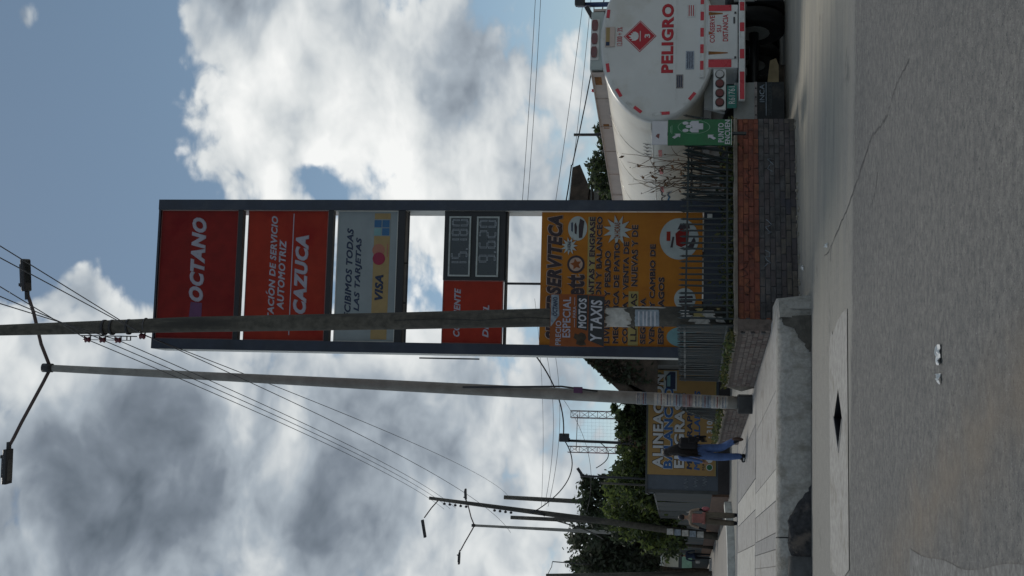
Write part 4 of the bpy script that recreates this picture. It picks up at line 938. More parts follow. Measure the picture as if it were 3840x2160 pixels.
cabm = part('cab', MB().box(-1.15, 1.2, 11.6, 13.6, .6, 3.0, ch=.12), M_TANK, TK); part('side_window', MB().box(-1.16, -1.15, 12.2, 13.2, 1.9, 2.6), M_GLASS, cabm); part('windscreen', MB().box(-1.0, 1.05, 13.6, 13.61, 1.8, 2.75), M_GLASS, cabm)
part('cab_wheel', MB().tube([(-1.12, 12.9, .5), (-.85, 12.9, .5)], .5, 20).tube([(.9, 12.9, .5), (1.17, 12.9, .5)], .5, 20), M_TYRE, TK)
PW = thing('lit_ground_standin', 'tan shape added for the sunlit ground seen under the tanker', 'board', (3.45, 21.5, 0), R(15))  # added tan shape stands in for sunlit ground beyond the tanker
part('lit_ground_shape', MB().prism([(-.42, .10), (-.32, .26), (.02, .28), (.38, .24), (.42, .14), (.3, .10)], 0, .06), M_LITGND, PW)
part('shape_support', MB().box(-.3, .3, .0, .08, 0, .10), M_BARK, PW)  # low support added under the stand-in shape

# ------------------------------------------------------------------ meeting point sign on the railing
MP = thing('meeting_point_sign', 'green meeting point sign with a white top plate at the end of the railing', 'sign', (2.283, 18.98, 0), R(22.3))
gp_ = part('board', MB().box(-.208, .216, -.06, -.045, .93, 1.856), M_GRN, MP)
part('board_edge', MB().box(-.208, .216, -.064, -.06, .93, .938), M_SIDE, gp_)
tp = part('top_plate', MB().box(-.195, .192, -.06, -.045, 1.862, 2.088), mat('white_enamel', (.55, .55, .58), .4, .05, 4), MP)
part('plate_mark', MB().prism([(-.10, 1.985), (-.02, 1.975), (-.02, 2.01), (-.06, 2.035)], -.064, -.0605), M_LENS, tp)
part('sign_post', MB().box(-.02, .02, -.04, -.005, .72, 2.05), M_IRON, MP)
YG = -.0605
ov = [(.09+.115*math.cos(t), 1.479+.235*math.sin(t)) for t in np.linspace(0, 2*math.pi, 40)]
b = MB()
for i in range(39):
    a0, a1 = ov[i], ov[i+1]; c0 = ((a0[0]-.09)*.95+.09, (a0[1]-1.479)*.965+1.479); c1 = ((a1[0]-.09)*.95+.09, (a1[1]-1.479)*.965+1.479)
    b.add([(a0[0], YG-.003, a0[1]), (a1[0], YG-.003, a1[1]), (c1[0], YG-.003, c1[1]), (c0[0], YG-.003, c0[1])], [(0, 1, 2, 3)])
part('ring', b, mat('pale_green_print', (.25, .42, .30), .5), gp_)
for cx, cz in ((.035, 1.60), (.10, 1.555), (.155, 1.60)):
    pf = part('head_symbol', MB().prism(disc(cx, cz, .026, .045, 14), YG-.004, YG), M_WTXT, gp_)
part('body_symbol', MB().prism([(.0, 1.41), (.0, 1.51), (.03, 1.545), (.07, 1.53), (.07, 1.41)], YG-.004, YG), M_WTXT, gp_); part('body_symbol', MB().prism([(.115, 1.41), (.115, 1.53), (.16, 1.545), (.19, 1.51), (.19, 1.41)], YG-.004, YG), M_WTXT, gp_)
part('body_symbol', MB().prism([(.05, 1.345), (.05, 1.48), (.085, 1.505), (.125, 1.505), (.15, 1.48), (.15, 1.345)], YG-.006, YG-.002), M_WTXT, gp_)
def arrow(cx, cz, an, s_):
    poly = [(0, .5), (.42, .05), (.17, .05), (.17, -.5), (-.17, -.5), (-.17, .05), (-.42, .05)]; c, n_ = math.cos(R(an)), math.sin(R(an))
    part('arrow', MB().prism([(cx+s_*(a*c-e*n_)*.8, cz+s_*(a*n_+e*c)*1.15) for a, e in poly], YG-.004, YG), M_WTXT, gp_)
arrow(-.055, 1.725, -135, .125); arrow(-.075, 1.225, -45, .125)
text('PUNTO', (-.165, 1.046, .155, 1.128), M_WTXT, gp_, YG, .03); text('ENCUEN', (-.195, .952, .208, 1.032), M_WTXT, gp_, YG, .03); part('small_print', MB().box(-.02, .12, YG-.003, YG, 1.795, 1.802).box(0, .10, YG-.003, YG, 1.815, 1.822), mat('pale_green_print', (.25, .42, .3)), gp_)

# ------------------------------------------------------------------ workshop with orange board, sheet metal wall, buildings behind
WK = thing('workshop_building', 'low slate grey workshop wall carrying the orange wheel alignment board', 'building', (-4.927, 48.4, 0), R(10))
part('wall', MB().box(-2.65, 4.6, .06, 3.2, 0, 3.03), M_WALLG, WK); part('plinth', MB().box(-2.66, 4.6, .02, .06, 0, .42), mat('dark_plinth', (.05, .045, .045), .9, .2, 3), WK); part('roof_edge', MB().box(-2.7, 4.65, -.02, 3.25, 3.03, 3.10), M_SHEET, WK)
part('corner_post', MB().box(-2.67, -2.55, .03, .06, .42, 3.03), M_SHEET, WK)
def pscrib(par, x, z, n, sx_, sz_, m_, y):
    pts = [(x+i*sx_/n*1.0, y, z+sz_*math.sin(i*1.9+rng.normal(0, .3))) for i in range(n)]; part('graffiti', MB().tube(pts, .012, 4), m_, par)
for k in range(3): pscrib(WK, -2.5+.06*k, 1.6-.35*k, 14, .42, .09, mat('pale_graffiti', (.24, .27, .30)), .055)
OB = thing('advert_board', 'orange board offering wheel alignment and balancing on the workshop wall', 'board', (-4.927, 48.4, 0), R(10))
part('board', MB().box(-2.0, 1.92, 0, .05, .506, 3.028), mat('ochre_board', (.34, .205, .07), .6, .08, 2, dirt=(.27, .165, .065), dscale=1.0), OB)
part('board_trim', MB().box(-2.0, 1.92, -.012, 0, .506, .54), M_YBAND, OB); part('board_trim', MB().box(-2.0, 1.92, -.012, 0, 2.99, 3.028), M_YBAND, OB)
M_BLT = mat('blue_lettering', (.03, .10, .27), .5, .1, 4); M_OUT = mat('white_outline', (.55, .55, .50), .6, .05, 4); M_GRL = mat('pale_lettering', (.52, .53, .54), .5, .06, 4)
otext('ALINEACION', (-1.76, 2.45, 1.755, 2.845), M_GRL, M_BARK, OB, -.001, .05, .11); otext('BALANCEO', (-1.77, 2.10, 1.30, 2.44), M_BLT, M_OUT, OB, -.001, .05, .10); otext('ENGRASE', (-1.737, 1.665, 1.05, 2.05), M_GRL, M_BARK, OB, -.001, .05, .10)
text('MESA RAPIDA', (-1.787, 1.378, .95, 1.582), M_NAVY, OB, -.001, .05, .1); text('MULTILLANTAS', (-1.80, 1.09, 1.15, 1.315), M_BLT, OB, -.001, .05, .1); text('MAN', (-1.792, .917, -1.40, 1.007), M_BTXT, OB, -.001, .02)
part('phone_symbol', MB().prism(disc(-1.684, .737, .125, .125, 20), -.006, -.001), M_GRL, OB); part('phone_symbol', MB().prism(disc(-1.684, .737, .10, .10, 20), -.010, -.006), M_GRN, OB); part('phone_symbol', MB().prism(disc(-1.40, .737, .12, .12, 20), -.006, -.001), M_GRL, OB)
text(': 310', (-.602, .63, .05, .85), M_GRL, OB, -.001, .05)
vp = part('van_print', MB().box(1.14, 1.89, -.006, -.001, 1.98, 2.47), M_WDISC, OB); part('van_body', MB().prism([(1.2, 2.03), (1.85, 2.03), (1.85, 2.25), (1.7, 2.38), (1.25, 2.38), (1.2, 2.2)], -.010, -.006), M_NAVY, vp); part('van_body', MB().prism([(1.3, 2.22), (1.75, 2.22), (1.68, 2.34), (1.3, 2.34)], -.013, -.010), M_TEAL, vp)
# receding sheet-metal wall
A = Vector((-7.62, 48.3, 0)); B = Vector((-18.0, 88, 0)); d = (B-A); ang = math.atan2(d.y, d.x)
SM = thing('sheet_metal_wall', 'dark corrugated sheet metal wall receding along the far pavement', 'wall', A, ang)
n = int(d.length/.9); SHM = MB()
vs = []; fs = []
for i in range(7): xx = .9*i/6; yy = .03 if i % 2 else -.01; vs += [(xx, yy, .5), (xx, yy, 2.75)]
SHM.add(vs, [(2*i, 2*i+2, 2*i+3, 2*i+1) for i in range(6)]); shm = SHM.mesh('sheet', M_SHEET)
for i in range(n):
    o = link('sheet', shm, SM, (i*.9, rng.normal(0, .012), rng.normal(0, .03)), (rng.normal(0, .01), rng.normal(0, .006), 0))
part('base_wall', MB().box(0, d.length, -.06, .08, 0, .62), M_BRICKF, SM); part('top_rail', MB().box(0, d.length, -.03, .03, 2.74, 2.80), M_LAMP, SM)
# brown roofed building behind the totem
BB = thing('gabled_building', 'dark building with a sloping brown roof behind the totem', 'building', (0, 45, 0), R(6))
part('wall', MB().prism([(-2.6, .0), (4.1, 0), (4.1, 4.9), (1.5, 5.35), (-2.0, 4.9), (-2.6, 4.4)], .6, 9), M_BLDC, BB)
rf = part('roof', MB().prism([(-3.75, 3.72), (-3.22, 4.30), (-2.45, 5.20), (-1.2, 5.75), (1.2, 6.0), (4.35, 5.70), (4.45, 5.45), (3.6, 5.1), (1.2, 5.4), (-1.4, 5.2), (-2.5, 4.55), (-3.4, 3.6)], 0, 9.5), M_ROOF, BB)
part('gable_board', MB().prism([(-3.74, 2.6), (-3.3, 3.6), (-2.5, 4.56), (-1.4, 5.2), (1.2, 5.4), (3.5, 5.1), (3.5, 3.2), (-1, 2.6)], .12, .2), M_ROOF, BB)
part('soffit_beam', MB().box(2.6, 4.1, -.1, .5, 4.75, 4.92), M_BLDC, BB); part('window', MB().box(2.9, 3.9, .585, .6, 3.4, 4.5), M_GLASS, BB); part('ledge', MB().box(2.7, 4.1, .3, .6, 4.58, 4.72), M_SIDE, BB)
P = [(rng.uniform(-3.3, -1.6), rng.uniform(-.12, .05), 0) for _ in range(1500)]
P = [(x, y, float(np.interp(x, [-3.6, -3.22, -2.45, -1.2], [3.7, 4.25, 5.1, 5.6]))-abs(rng.normal(0, .75))+.08) for x, y, _ in P]
part('soffit', MB().box(2.4, 4.3, .02, .55, 5.0, 5.06), M_BLDC, BB); link('creeper', leaf_mesh('creeper', P, .09, [M_L2, M_BARK, M_L4]), BB)
# far building on the left with pale panels
FB = thing('far_building', 'distant low building with pale shutters behind the far pavement', 'building', (-21.6, 92, 0), 0)
part('wall', MB().box(-8, 4.4, 0, 6, 0, 2.9), M_SHEET, FB); part('upper_wall', MB().box(-8, 3.0, .5, 6, 2.9, 6.6), M_SIDE, FB)
for i in range(5): part('shutter', MB().box(3.1-i*1.25, 4.0-i*1.25, -.05, 0, 2.15, 3.1), M_CREAM, FB)
for i in range(4): wn = part('window', MB().box(1.6-i*1.3, 2.5-i*1.3, .44, .5, 4.3, 5.6), M_GLASS, FB); part('window_sill', MB().box(1.5-i*1.3, 2.6-i*1.3, .38, .44, 4.2, 4.28), M_CREAM, wn)
part('banner', MB().box(1.8, 3.9, -.08, -.05, 1.2, 1.9), mat('pale_green_print', (.25, .42, .3)), FB); part('door', MB().box(-1.5, -.3, -.05, 0, 0, 2.0), M_GLASS, FB); part('eaves', MB().box(-8.2, 4.6, -.6, 0, 3.15, 3.28), M_CREAM, FB)
KS = thing('street_kiosk', 'small dark street kiosk beside the far pavement', 'kiosk', (-19.6, 84, .2)); part('body', MB().box(-.9, .9, 0, 1.5, 0, 2.1, ch=.04), M_BRICKF, KS); part('awning', MB().prism([(-1.1, 1.7), (1.1, 1.7), (1.1, 2.2), (-1.1, 2.2)], -.7, 0), M_YBAND, KS); part('counter', MB().box(-.8, .8, -.2, 0, .9, 1.0), M_PAPB, KS)

# ------------------------------------------------------------------ trees
def crown_pts(blobs_, n):
    vol = np.array([b_[3]*b_[4]*b_[5] for b_ in blobs_]); cnt = (vol**.67/(vol**.67).sum()*n).astype(int); out = []
    for (cx, cy, cz, rx, ry, rz), c in zip(blobs_, cnt):
        k = max(6, c//26); cl = rng.normal(size=(k, 3)); cl /= np.linalg.norm(cl, axis=1)[:, None]; cl *= (.55+.5*rng.random(k)**.5)[:, None]
        idx = rng.integers(0, k, c); p = cl[idx]+rng.normal(0, .13, (c, 3)); out.append(p*[rx, ry, rz]+[cx, cy, cz])
    return np.concatenate(out)
def tree(label, base, trunk_h, blobs_, n, leaf, mats, group='trees beyond the walls', name='tree', r0=.16):
    t = thing(name, label, 'tree', base, 0, group)
    top = blobs_[0]; b = MB(); b.tube([(0, 0, -.1), (.05, 0, trunk_h*.5), (top[0]*.4, top[1]*.4, trunk_h), (top[0], top[1], top[2])], [r0*1.3, r0, r0*.7, r0*.25], 9); part('trunk', b, M_BARK, t)
    for b_ in blobs_[1:]:
        part('limb', MB().tube([(top[0]*.2, top[1]*.2, trunk_h*.85), ((top[0]*.2+b_[0])*.5, b_[1]*.5, (trunk_h+b_[2])*.5+.1), (b_[0], b_[1], b_[2])], [r0*.55, r0*.35, r0*.12], 6), M_BARK, t)
    link('crown', leaf_mesh('crown', crown_pts(blobs_, n), leaf, mats), t)
    return t
# screen-side notes: positions are metres in the street frame
tree('rounded bright green tree above the orange workshop board', (-7.4, 57, 0), 1.8, [(0, 0, 3.6, 1.4, 1.4, 1.1), (-1.2, 0, 3.4, 1.1, 1.2, 1.2), (.9, .3, 3.6, 1.0, 1.1, 1.0), (-.3, -.4, 3.0, 1.5, 1.0, .9)], 9000, .13, [M_L3, M_L1, M_L2])
tree('bright green broad tree behind the sheet metal wall', (-9.9, 60, 0), 1.8, [(0, 0, 4.1, 1.5, 1.5, 1.2), (1.0, 0, 3.7, 1.1, 1.2, 1.1), (-1.1, .2, 3.4, 1.1, 1.2, 1.1), (.2, -.5, 2.6, 1.7, 1.0, .9)], 10000, .13, [M_L3, M_L1, M_L3, M_L2])
tree('dark pointed tree taller than the bright trees beside it', (-11.3, 68, 0), 2.5, [(.1, 0, 5.6, 1.2, 1.2, 1.5), (.7, 0, 4.6, 1.3, 1.3, 1.4), (-.8, .2, 4.6, 1.2, 1.3, 1.5), (.9, 0, 6.3, .55, .6, .9), (-.4, 0, 3.3, 1.6, 1.2, 1.2)], 11000, .15, [M_L2, M_L2, M_L4])
tree('tall dark grey green tree at the far corner of the pavement', (-15.2, 77, 0), 2.5, [(0, 0, 6.8, 1.7, 1.6, 1.7), (1.1, 0, 5.6, 1.2, 1.5, 1.4), (-1.2, .2, 6.0, 1.4, 1.4, 1.6), (.2, 0, 4.4, 1.6, 1.4, 1.2), (-1.3, 0, 4.2, 1.2, 1.4, 1.0)], 11000, .17, [M_L2, M_L4, M_L4])
tree('dark tree with gaps of sky beside the last lamp pole', (-17.4, 80, 0), 2.5, [(0, 0, 7.3, 1.3, 1.5, 1.4), (.9, 0, 6.2, 1.3, 1.4, 1.3), (-.8, .2, 5.8, 1.2, 1.4, 1.3), (.3, 0, 4.6, 1.4, 1.4, .9)], 8000, .17, [M_L2, M_L4, M_L2])
tree('low dark tree hanging over the sheet metal wall', (-10.2, 62, 0), 1.5, [(0, 0, 2.9, 1.2, 1.1, .8), (-1.3, 1.5, 2.6, 1.2, 1.1, .9), (-2.2, 3.5, 2.6, 1.1, 1.1, .9), (.9, -.3, 2.8, .8, .8, .7)], 8000, .13, [M_L2, M_L1, M_L2])
tree('dark tree between the gabled building and the workshop', (-4.1, 53.5, 0), 1.5, [(0, 0, 3.5, 1.0, .9, .65), (.9, 0, 3.5, .9, .8, .6), (-.7, 0, 3.4, .7, .8, .6), (1.6, .2, 3.5, .8, .6, .5)], 8000, .11, [M_L2, M_L2, M_L4])
tree('sparse tree with drooping long leaves behind the lamp post', (-5.2, 53, 0), 2.0, [(0, 0, 3.75, .6, .5, .4), (-.3, 0, 4.2, .6, .4, .35), (.4, 0, 4.25, .5, .4, .45), (-.75, 0, 3.9, .5, .4, .3), (-.2, .0, 3.4, .9, .5, .35)], 1500, .15, [M_L2, M_L1], r0=.07)
tree('green tree behind the tank beside the gabled building', (3.9, 42, 0), 2.0, [(0, 0, 4.0, .9, .8, .8), (.8, 0, 3.6, .9, .8, .8), (-.6, 0, 3.7, .8, .8, .7), (1.25, 0, 4.2, .35, .4, .4)], 7000, .10, [M_L1, M_L2, M_L4])
tree('small brown leaved tree beside the floodlight mast', (-6.1, 55, 0), 1.8, [(0, 0, 3.8, .65, .6, .55), (.5, 0, 3.5, .5, .5, .4)], 1600, .12, [mat('dry_leaf', (.16, .10, .055), .8, .3, 2), M_BARK, M_L1], r0=.09)

# ------------------------------------------------------------------ poles, masts and floodlights behind
def far_pole(label, base, top, r0, r1, m_=M_POLE):
    t = thing('utility_pole', label, 'utility pole', base, 0, 'utility poles along the far pavement'); v = Vector(top)-Vector(base)
    part('shaft', MB().tube([(0, 0, 0), v*.5, v], [r0, (r0+r1)/2, r1], 12), m_, t); return t, v
p2_, v = far_pole('leaning utility pole with notices on its foot and a single lamp', (-10.82, 57, .2), (-9.57, 57, 13.14), .175, .075)
part('arm', MB().tube([(v.x-.05, 0, v.z-.45), (v.x-.45, 0, v.z-.1), (v.x-.90, 0, v.z+.22)], .03, 6), M_ARM, p2_)
lh = part('lamp_head', MB().box(-.05, .05, -.1, .1, -.75, .05, M=Matrix.Translation((v.x-1.05, 0, v.z+.30)) @ Matrix.Rotation(R(80), 4, 'Y')), M_LAMP, p2_)
for dz in (-.7, -.95, -1.2, -1.45, -1.7, -3.0, -3.25, -3.5, -3.75):
    part('insulator', MB().ell((v.x+dz*.096-.17, 0, v.z+dz), (.06, .06, .07), 8, 5), M_LAMP, p2_); part('insulator_arm', MB().box(v.x+dz*.096-.16, v.x+dz*.096, -.01, .01, v.z+dz-.01, v.z+dz+.01), M_LAMP, p2_)
for k in range(5): part('notice', MB().box(-.13+.08+.02*k, .14+.08+.02*k, -.19, -.18, .62+.33*k, .90+.33*k), [M_PAPER, M_PAPB, M_PAPER, M_PAPB, M_PAPER][k], p2_)
part('cable_coil', MB().tube([(v.x*.62-.1, -.2, v.z*.62-.4), (v.x*.62, -.2, v.z*.62-.2), (v.x*.62+.12, -.2, v.z*.62), (v.x*.62, -.2, v.z*.62+.3)], .05, 6), M_WIRE, p2_)
far_pole('slim utility pole behind the dark pointed tree', (-13.5, 80, 0), (-13.22, 80, 13.03), .17, .13)
far_pole('short utility pole just left of the leaning pole', (-13.7, 75, 0), (-13.57, 75, 11.9), .15, .11)
p5, v5 = far_pole('last utility pole at the edge of the view with a small lamp arm', (-15.30, 70, .1), (-15.79, 70, 9.2), .14, .10)
part('lamp_bracket', MB().tube([(v5.x, 0, v5.z-.05), (v5.x+.5, 0, v5.z-.3), (v5.x+.78, 0, v5.z-.34)], .02, 6).tube([(v5.x+.78, 0, v5.z-.34), (v5.x+.70, 0, v5.z-2.4)], .03, 6), M_LAMP, p5)
def lattice(label, base, h, w, Y=None):
    t = thing('lattice_mast', label, 'mast', base, R(12), 'lattice masts of the sports ground')
    for sx_ in (-1, 1):
        for sy in (-1, 1): part('leg', MB().tube([(sx_*w, sy*w, 0), (sx_*w, sy*w, h)], .016, 5), M_LATT, t)
    k = 0; z = 0.3
    while z < h-.3:
        b = MB()
        for a_, c_ in (((-w, -w), (w, -w)), ((w, -w), (w, w)), ((w, w), (-w, w)), ((-w, w), (-w, -w))):
            if k % 2: a_, c_ = c_, a_
            b.tube([(*a_, z), (*c_, z+.42)], .010, 4); b.tube([(*a_, z+.42), (*c_, z+.42)], .008, 4)
        part('bracing', b, M_LATT, t); z += .42; k += 1
    return t
lattice('red topped lattice mast nearer the lamp post', (-5.9, 60, 0), 7.0, .16); lattice('grey lattice mast beside the dark floodlight mast', (-7.55, 60, 0), 7.15, .14)
sn = thing('sports_net', 'wire netting strung between the two lattice masts', 'net', (-6.75, 60, 0), 0)
part('top_cable', MB().tube([(-.85, 0, 6.75), (.85, 0, 6.7)], .016, 4), M_WIRE, sn); part('cross_pipe', MB().tube([(-.85, 0, 4.75), (.85, 0, 4.78)], .03, 5).tube([(-.85, 0, 4.25), (.85, 0, 4.28)], .035, 5), M_BLUST, sn)
part('upright', MB().tube([(-.42, 0, 3.5), (-.40, 0, 7.15)], .022, 5), M_BLUST, sn); part('upright_lamp', MB().box(-.46, -.28, -.1, .1, 7.05, 7.2), M_LAMP, sn)
b = MB()
for i in range(11): b.tube([(-.82+i*.16, .02, 3.4), (-.80+i*.16, .02, 6.7)], .0025, 3)
for i in range(18): b.tube([(-.85, .02, 3.5+i*.18), (.85, .02, 3.52+i*.18)], .0025, 3)
part('netting', b, M_WIRE2, sn)
fm = thing('floodlight_mast', 'dark floodlight mast with a box lamp between the lattice masts', 'floodlight', (-6.55, 55, 0)); part('mast', MB().tube([(0, 0, 0), (-.05, 0, 3.5), (.0, 0, 6.75)], [.075, .07, .055], 8), M_BLACK, fm); part('floodlight', MB().box(-.05, .30, -.15, .1, 6.62, 7.05, ch=.03), M_LAMP, fm)
cm = thing('camera_pole', 'thin dark pole with a security camera above the trees', 'camera pole', (-8.15, 55, 0)); part('mast', MB().tube([(0, 0, 0), (.10, 0, 6.1)], .045, 8), M_BLACK, cm); part('camera', MB().box(-.10, .28, -.07, .07, -.05, .06, M=Matrix.Translation((.20, 0, 6.08)) @ Matrix.Rotation(R(-35), 4, 'Y')), M_LAMP, cm)
cp = thing('steel_post', 'short steel post standing in front of the bright green trees', 'post', (-8.4, 55, 0)); part('post', MB().tube([(0, 0, 0), (.06, 0, 5.25)], .045, 8), M_POLE, cp); part('post_cap', MB().ell((.06, 0, 5.25), (.05, .05, .05), 8, 5), M_BLACK, cp)
fl_ = thing('floodlight_mast', 'twin floodlight mast rising behind the tanker', 'floodlight', (7.78, 35, 0)); part('mast', MB().tube([(0, 0, 0), (0, 0, 4.65)], .07, 8), M_BLUST, fl_); part('floodlight', MB().box(-.05, .22, -.2, .05, 4.45, 4.72, ch=.02), M_LAMP, fl_); part('floodlight', MB().box(-.42, -.1, -.2, .05, -.06, .06, M=Matrix.Translation((0, 0, 4.45)) @ Matrix.Rotation(R(-30), 4, 'Y')), M_LAMP, fl_)
vpp = thing('vent_pipe', 'thin dark vent pipe standing behind the tank walkway', 'pipe', (4.22, 35, 0)); part('pipe', MB().tube([(0, 0, 0), (0, 0, 4.72)], .04, 8), M_BLACK, vpp); part('pipe_collar', MB().tube([(0, 0, 4.0), (0, 0, 4.1)], .055, 8), M_LAMP, vpp)

hp = thing('utility_pole', 'plain utility pole standing straight behind the totem', 'utility pole', (3.94, 60.2, 0), 0, 'utility poles along the far pavement'); part('shaft', MB().tube([(0, 0, 0), (0, 0, 9.9)], [.15, .10], 10), M_POLE, hp); part('crossarm', MB().box(-.14, .14, -.3, -.1, 9.3, 9.36), M_LAMP, hp)
# ------------------------------------------------------------------ overhead lines
def wire(label, pts, r_, m_=M_WIRE, group='overhead lines'):
    o = part('overhead_line', MB().tube(pts, r_, 5, cap=False), m_); tag(o, label, 'cable', group)
T3 = [Vector((-10.05+.03*i, 57, 12.45-.27*i)) for i in range(3)]
for i, z in enumerate((10.83, 10.58, 10.325)):
    a_ = Vector((-.88, 18.9, z)); n_ = Vector((.62-.105*i, 6.0, z-.15)); n_ = Vector([(-.07, -.19, -.28)[i], 15.40, 10.3]); dirn = (n_-a_); far = a_+dirn*6.0
    wire(['upper of three bare lines on the pole spools', 'middle of three bare lines on the pole spools', 'lower of three bare lines on the pole spools'][i], sag(far, a_, .05)+sag(a_, T3[i], .62, 30)[1:], .0075)
for i in range(2):
    a_ = Vector((-.80+.02*i, 18.98+.02*i, 9.93+.04*i)); n_ = Vector([(.42, 14.16, 9.6), (.28, 14.17, 9.6)][i]); far = a_+(n_-a_)*4
    wire(['service line running from the single spool to the slim far pole', 'second service line beside the single spool'][i], sag(far, a_, .03)+sag(a_, [(-13.2, 80, 12.7), (-11.0, 57.0, 9.4)][i], 1.0, 36)[1:], .0075)
def at(x, y, Y):  # metres for a sight line of the survey: picture x, y (3840 x 2160) at depth Y
    d_ = F+i_u*((2160-y)-1080)/4800+i_d*(x-1920)/4800; return Vector((0, 0, 1.5))+d_*(Y/d_.y)
WL = [((2052, -1500), (1958, 765), 60, 60, .013, .25), ((2072, -1500), (1978, 765), 60, 60, .013, .25), ((2330, -1500), (2082, 765), 60, 60, .013, .3), ((2400, -1500), (2146, 620), 44, 45.4, .022, .5),
      ((2143, 618), (2060, 990), 45, 45, .025, .1), ((2290, -1400), (2130, 765), 60, 60, .012, .4), ((2005, 1120), (2030, 1900), 85, 78, .012, .3), ((2050, 1330), (2042, 1895), 85, 78, .015, .5), ((2082, 1330), (2055, 1900), 85, 78, .015, .5), ((2100, 1480), (2200, 1920), 70, 66, .012, .8)]
names = ['upper of two distant lines over the tanker', 'lower of two distant lines over the tanker', 'distant line just above the tanker floodlight', 'thick cable reaching the gabled roof', 'cable rising from the gabled roof corner', 'faint distant line behind the tank walkway', 'faint line behind the totem and lamp', 'upper faint line behind the lamp post', 'lower faint line behind the lamp post', 'thin line crossing above the lattice masts']
for (a_, c_, Ya, Yc, r_, s_), nm in zip(WL, names): wire(nm, sag(at(*a_, Ya), at(*c_, Yc), s_), r_, M_WIRE if r_ > .02 else M_WIRE2, 'distant overhead lines')
wire('slack dark cable from the totem to the floodlight mast', sag(at(2010, 1335, 50), at(2112, 1640, 55), .35), .03)
wire('slack dark cable from the floodlight mast to the leaning pole', sag(at(2112, 1645, 55), at(2010, 1915, 57), .9), .025)
wire('loose cable drooping beside the leaning pole', sag(at(2075, 1950, 57), at(2260, 2020, 66), .3), .03)
wire('thin cable looping to the camera pole', sag(at(2250, 1660, 56), at(2235, 1755, 55), .45), .02)

# ------------------------------------------------------------------ people
SKIN = mat('skin', (.30, .17, .11), .6, .08, 8); HAIRM = mat('dark_hair', (.014, .010, .009), .55, .3, 30, .01, 80); DENIM = mat('blue_denim', (.085, .15, .34), .85, .18, 8, .004, 120); DENIML = mat('faded_denim', (.14, .22, .40), .85, .15, 8); BLKCL = mat('black_cloth', (.012, .012, .016), .85, .25, 9)
BOOT = mat('brown_boot', (.11, .065, .05), .6, .2, 8); SALM = mat('salmon_shirt', (.30, .12, .10), .85, .15, 6, .006, 30); OLIVE = mat('olive_trousers', (.13, .105, .075), .85, .18, 6, .006, 30); BEIGE = mat('beige_sleeve', (.30, .22, .16), .85, .15, 6); NAVYC = mat('navy_jacket', (.022, .035, .07), .85, .2, 6); HAIRR = mat('red_brown_hair', (.055, .014, .012), .5, .3, 30, .01, 80)
PEOPLE = []
def person(label, loc, rz, scale, J, edges, mats, hairfun=None, group=None, extras=None):
    """J: joint -> (x, y, z, radius); edges: (a, b, material index)"""
    names_ = list(J); idx = {n_: i for i, n_ in enumerate(names_)}
    me = bpy.data.meshes.new('sk'); me.from_pydata([J[n_][:3] for n_ in names_], [(idx[a_], idx[c_]) for a_, c_, _ in edges], [])
    ob = bpy.data.objects.new('sk', me); COL.objects.link(ob); sk = ob.modifiers.new('s', 'SKIN'); sk.use_smooth_shade = True
    for i, n_ in enumerate(names_):
        r_ = J[n_][3]; me.skin_vertices[0].data[i].radius = r_ if hasattr(r_, '__len__') else (r_, r_)
    me.skin_vertices[0].data[idx['pelvis']].use_root = True
    ss_ = ob.modifiers.new('b', 'SUBSURF'); ss_.levels = 2; ss_.render_levels = 2
    PEOPLE.append((ob, label, loc, rz, scale, J, edges, mats, group, extras))
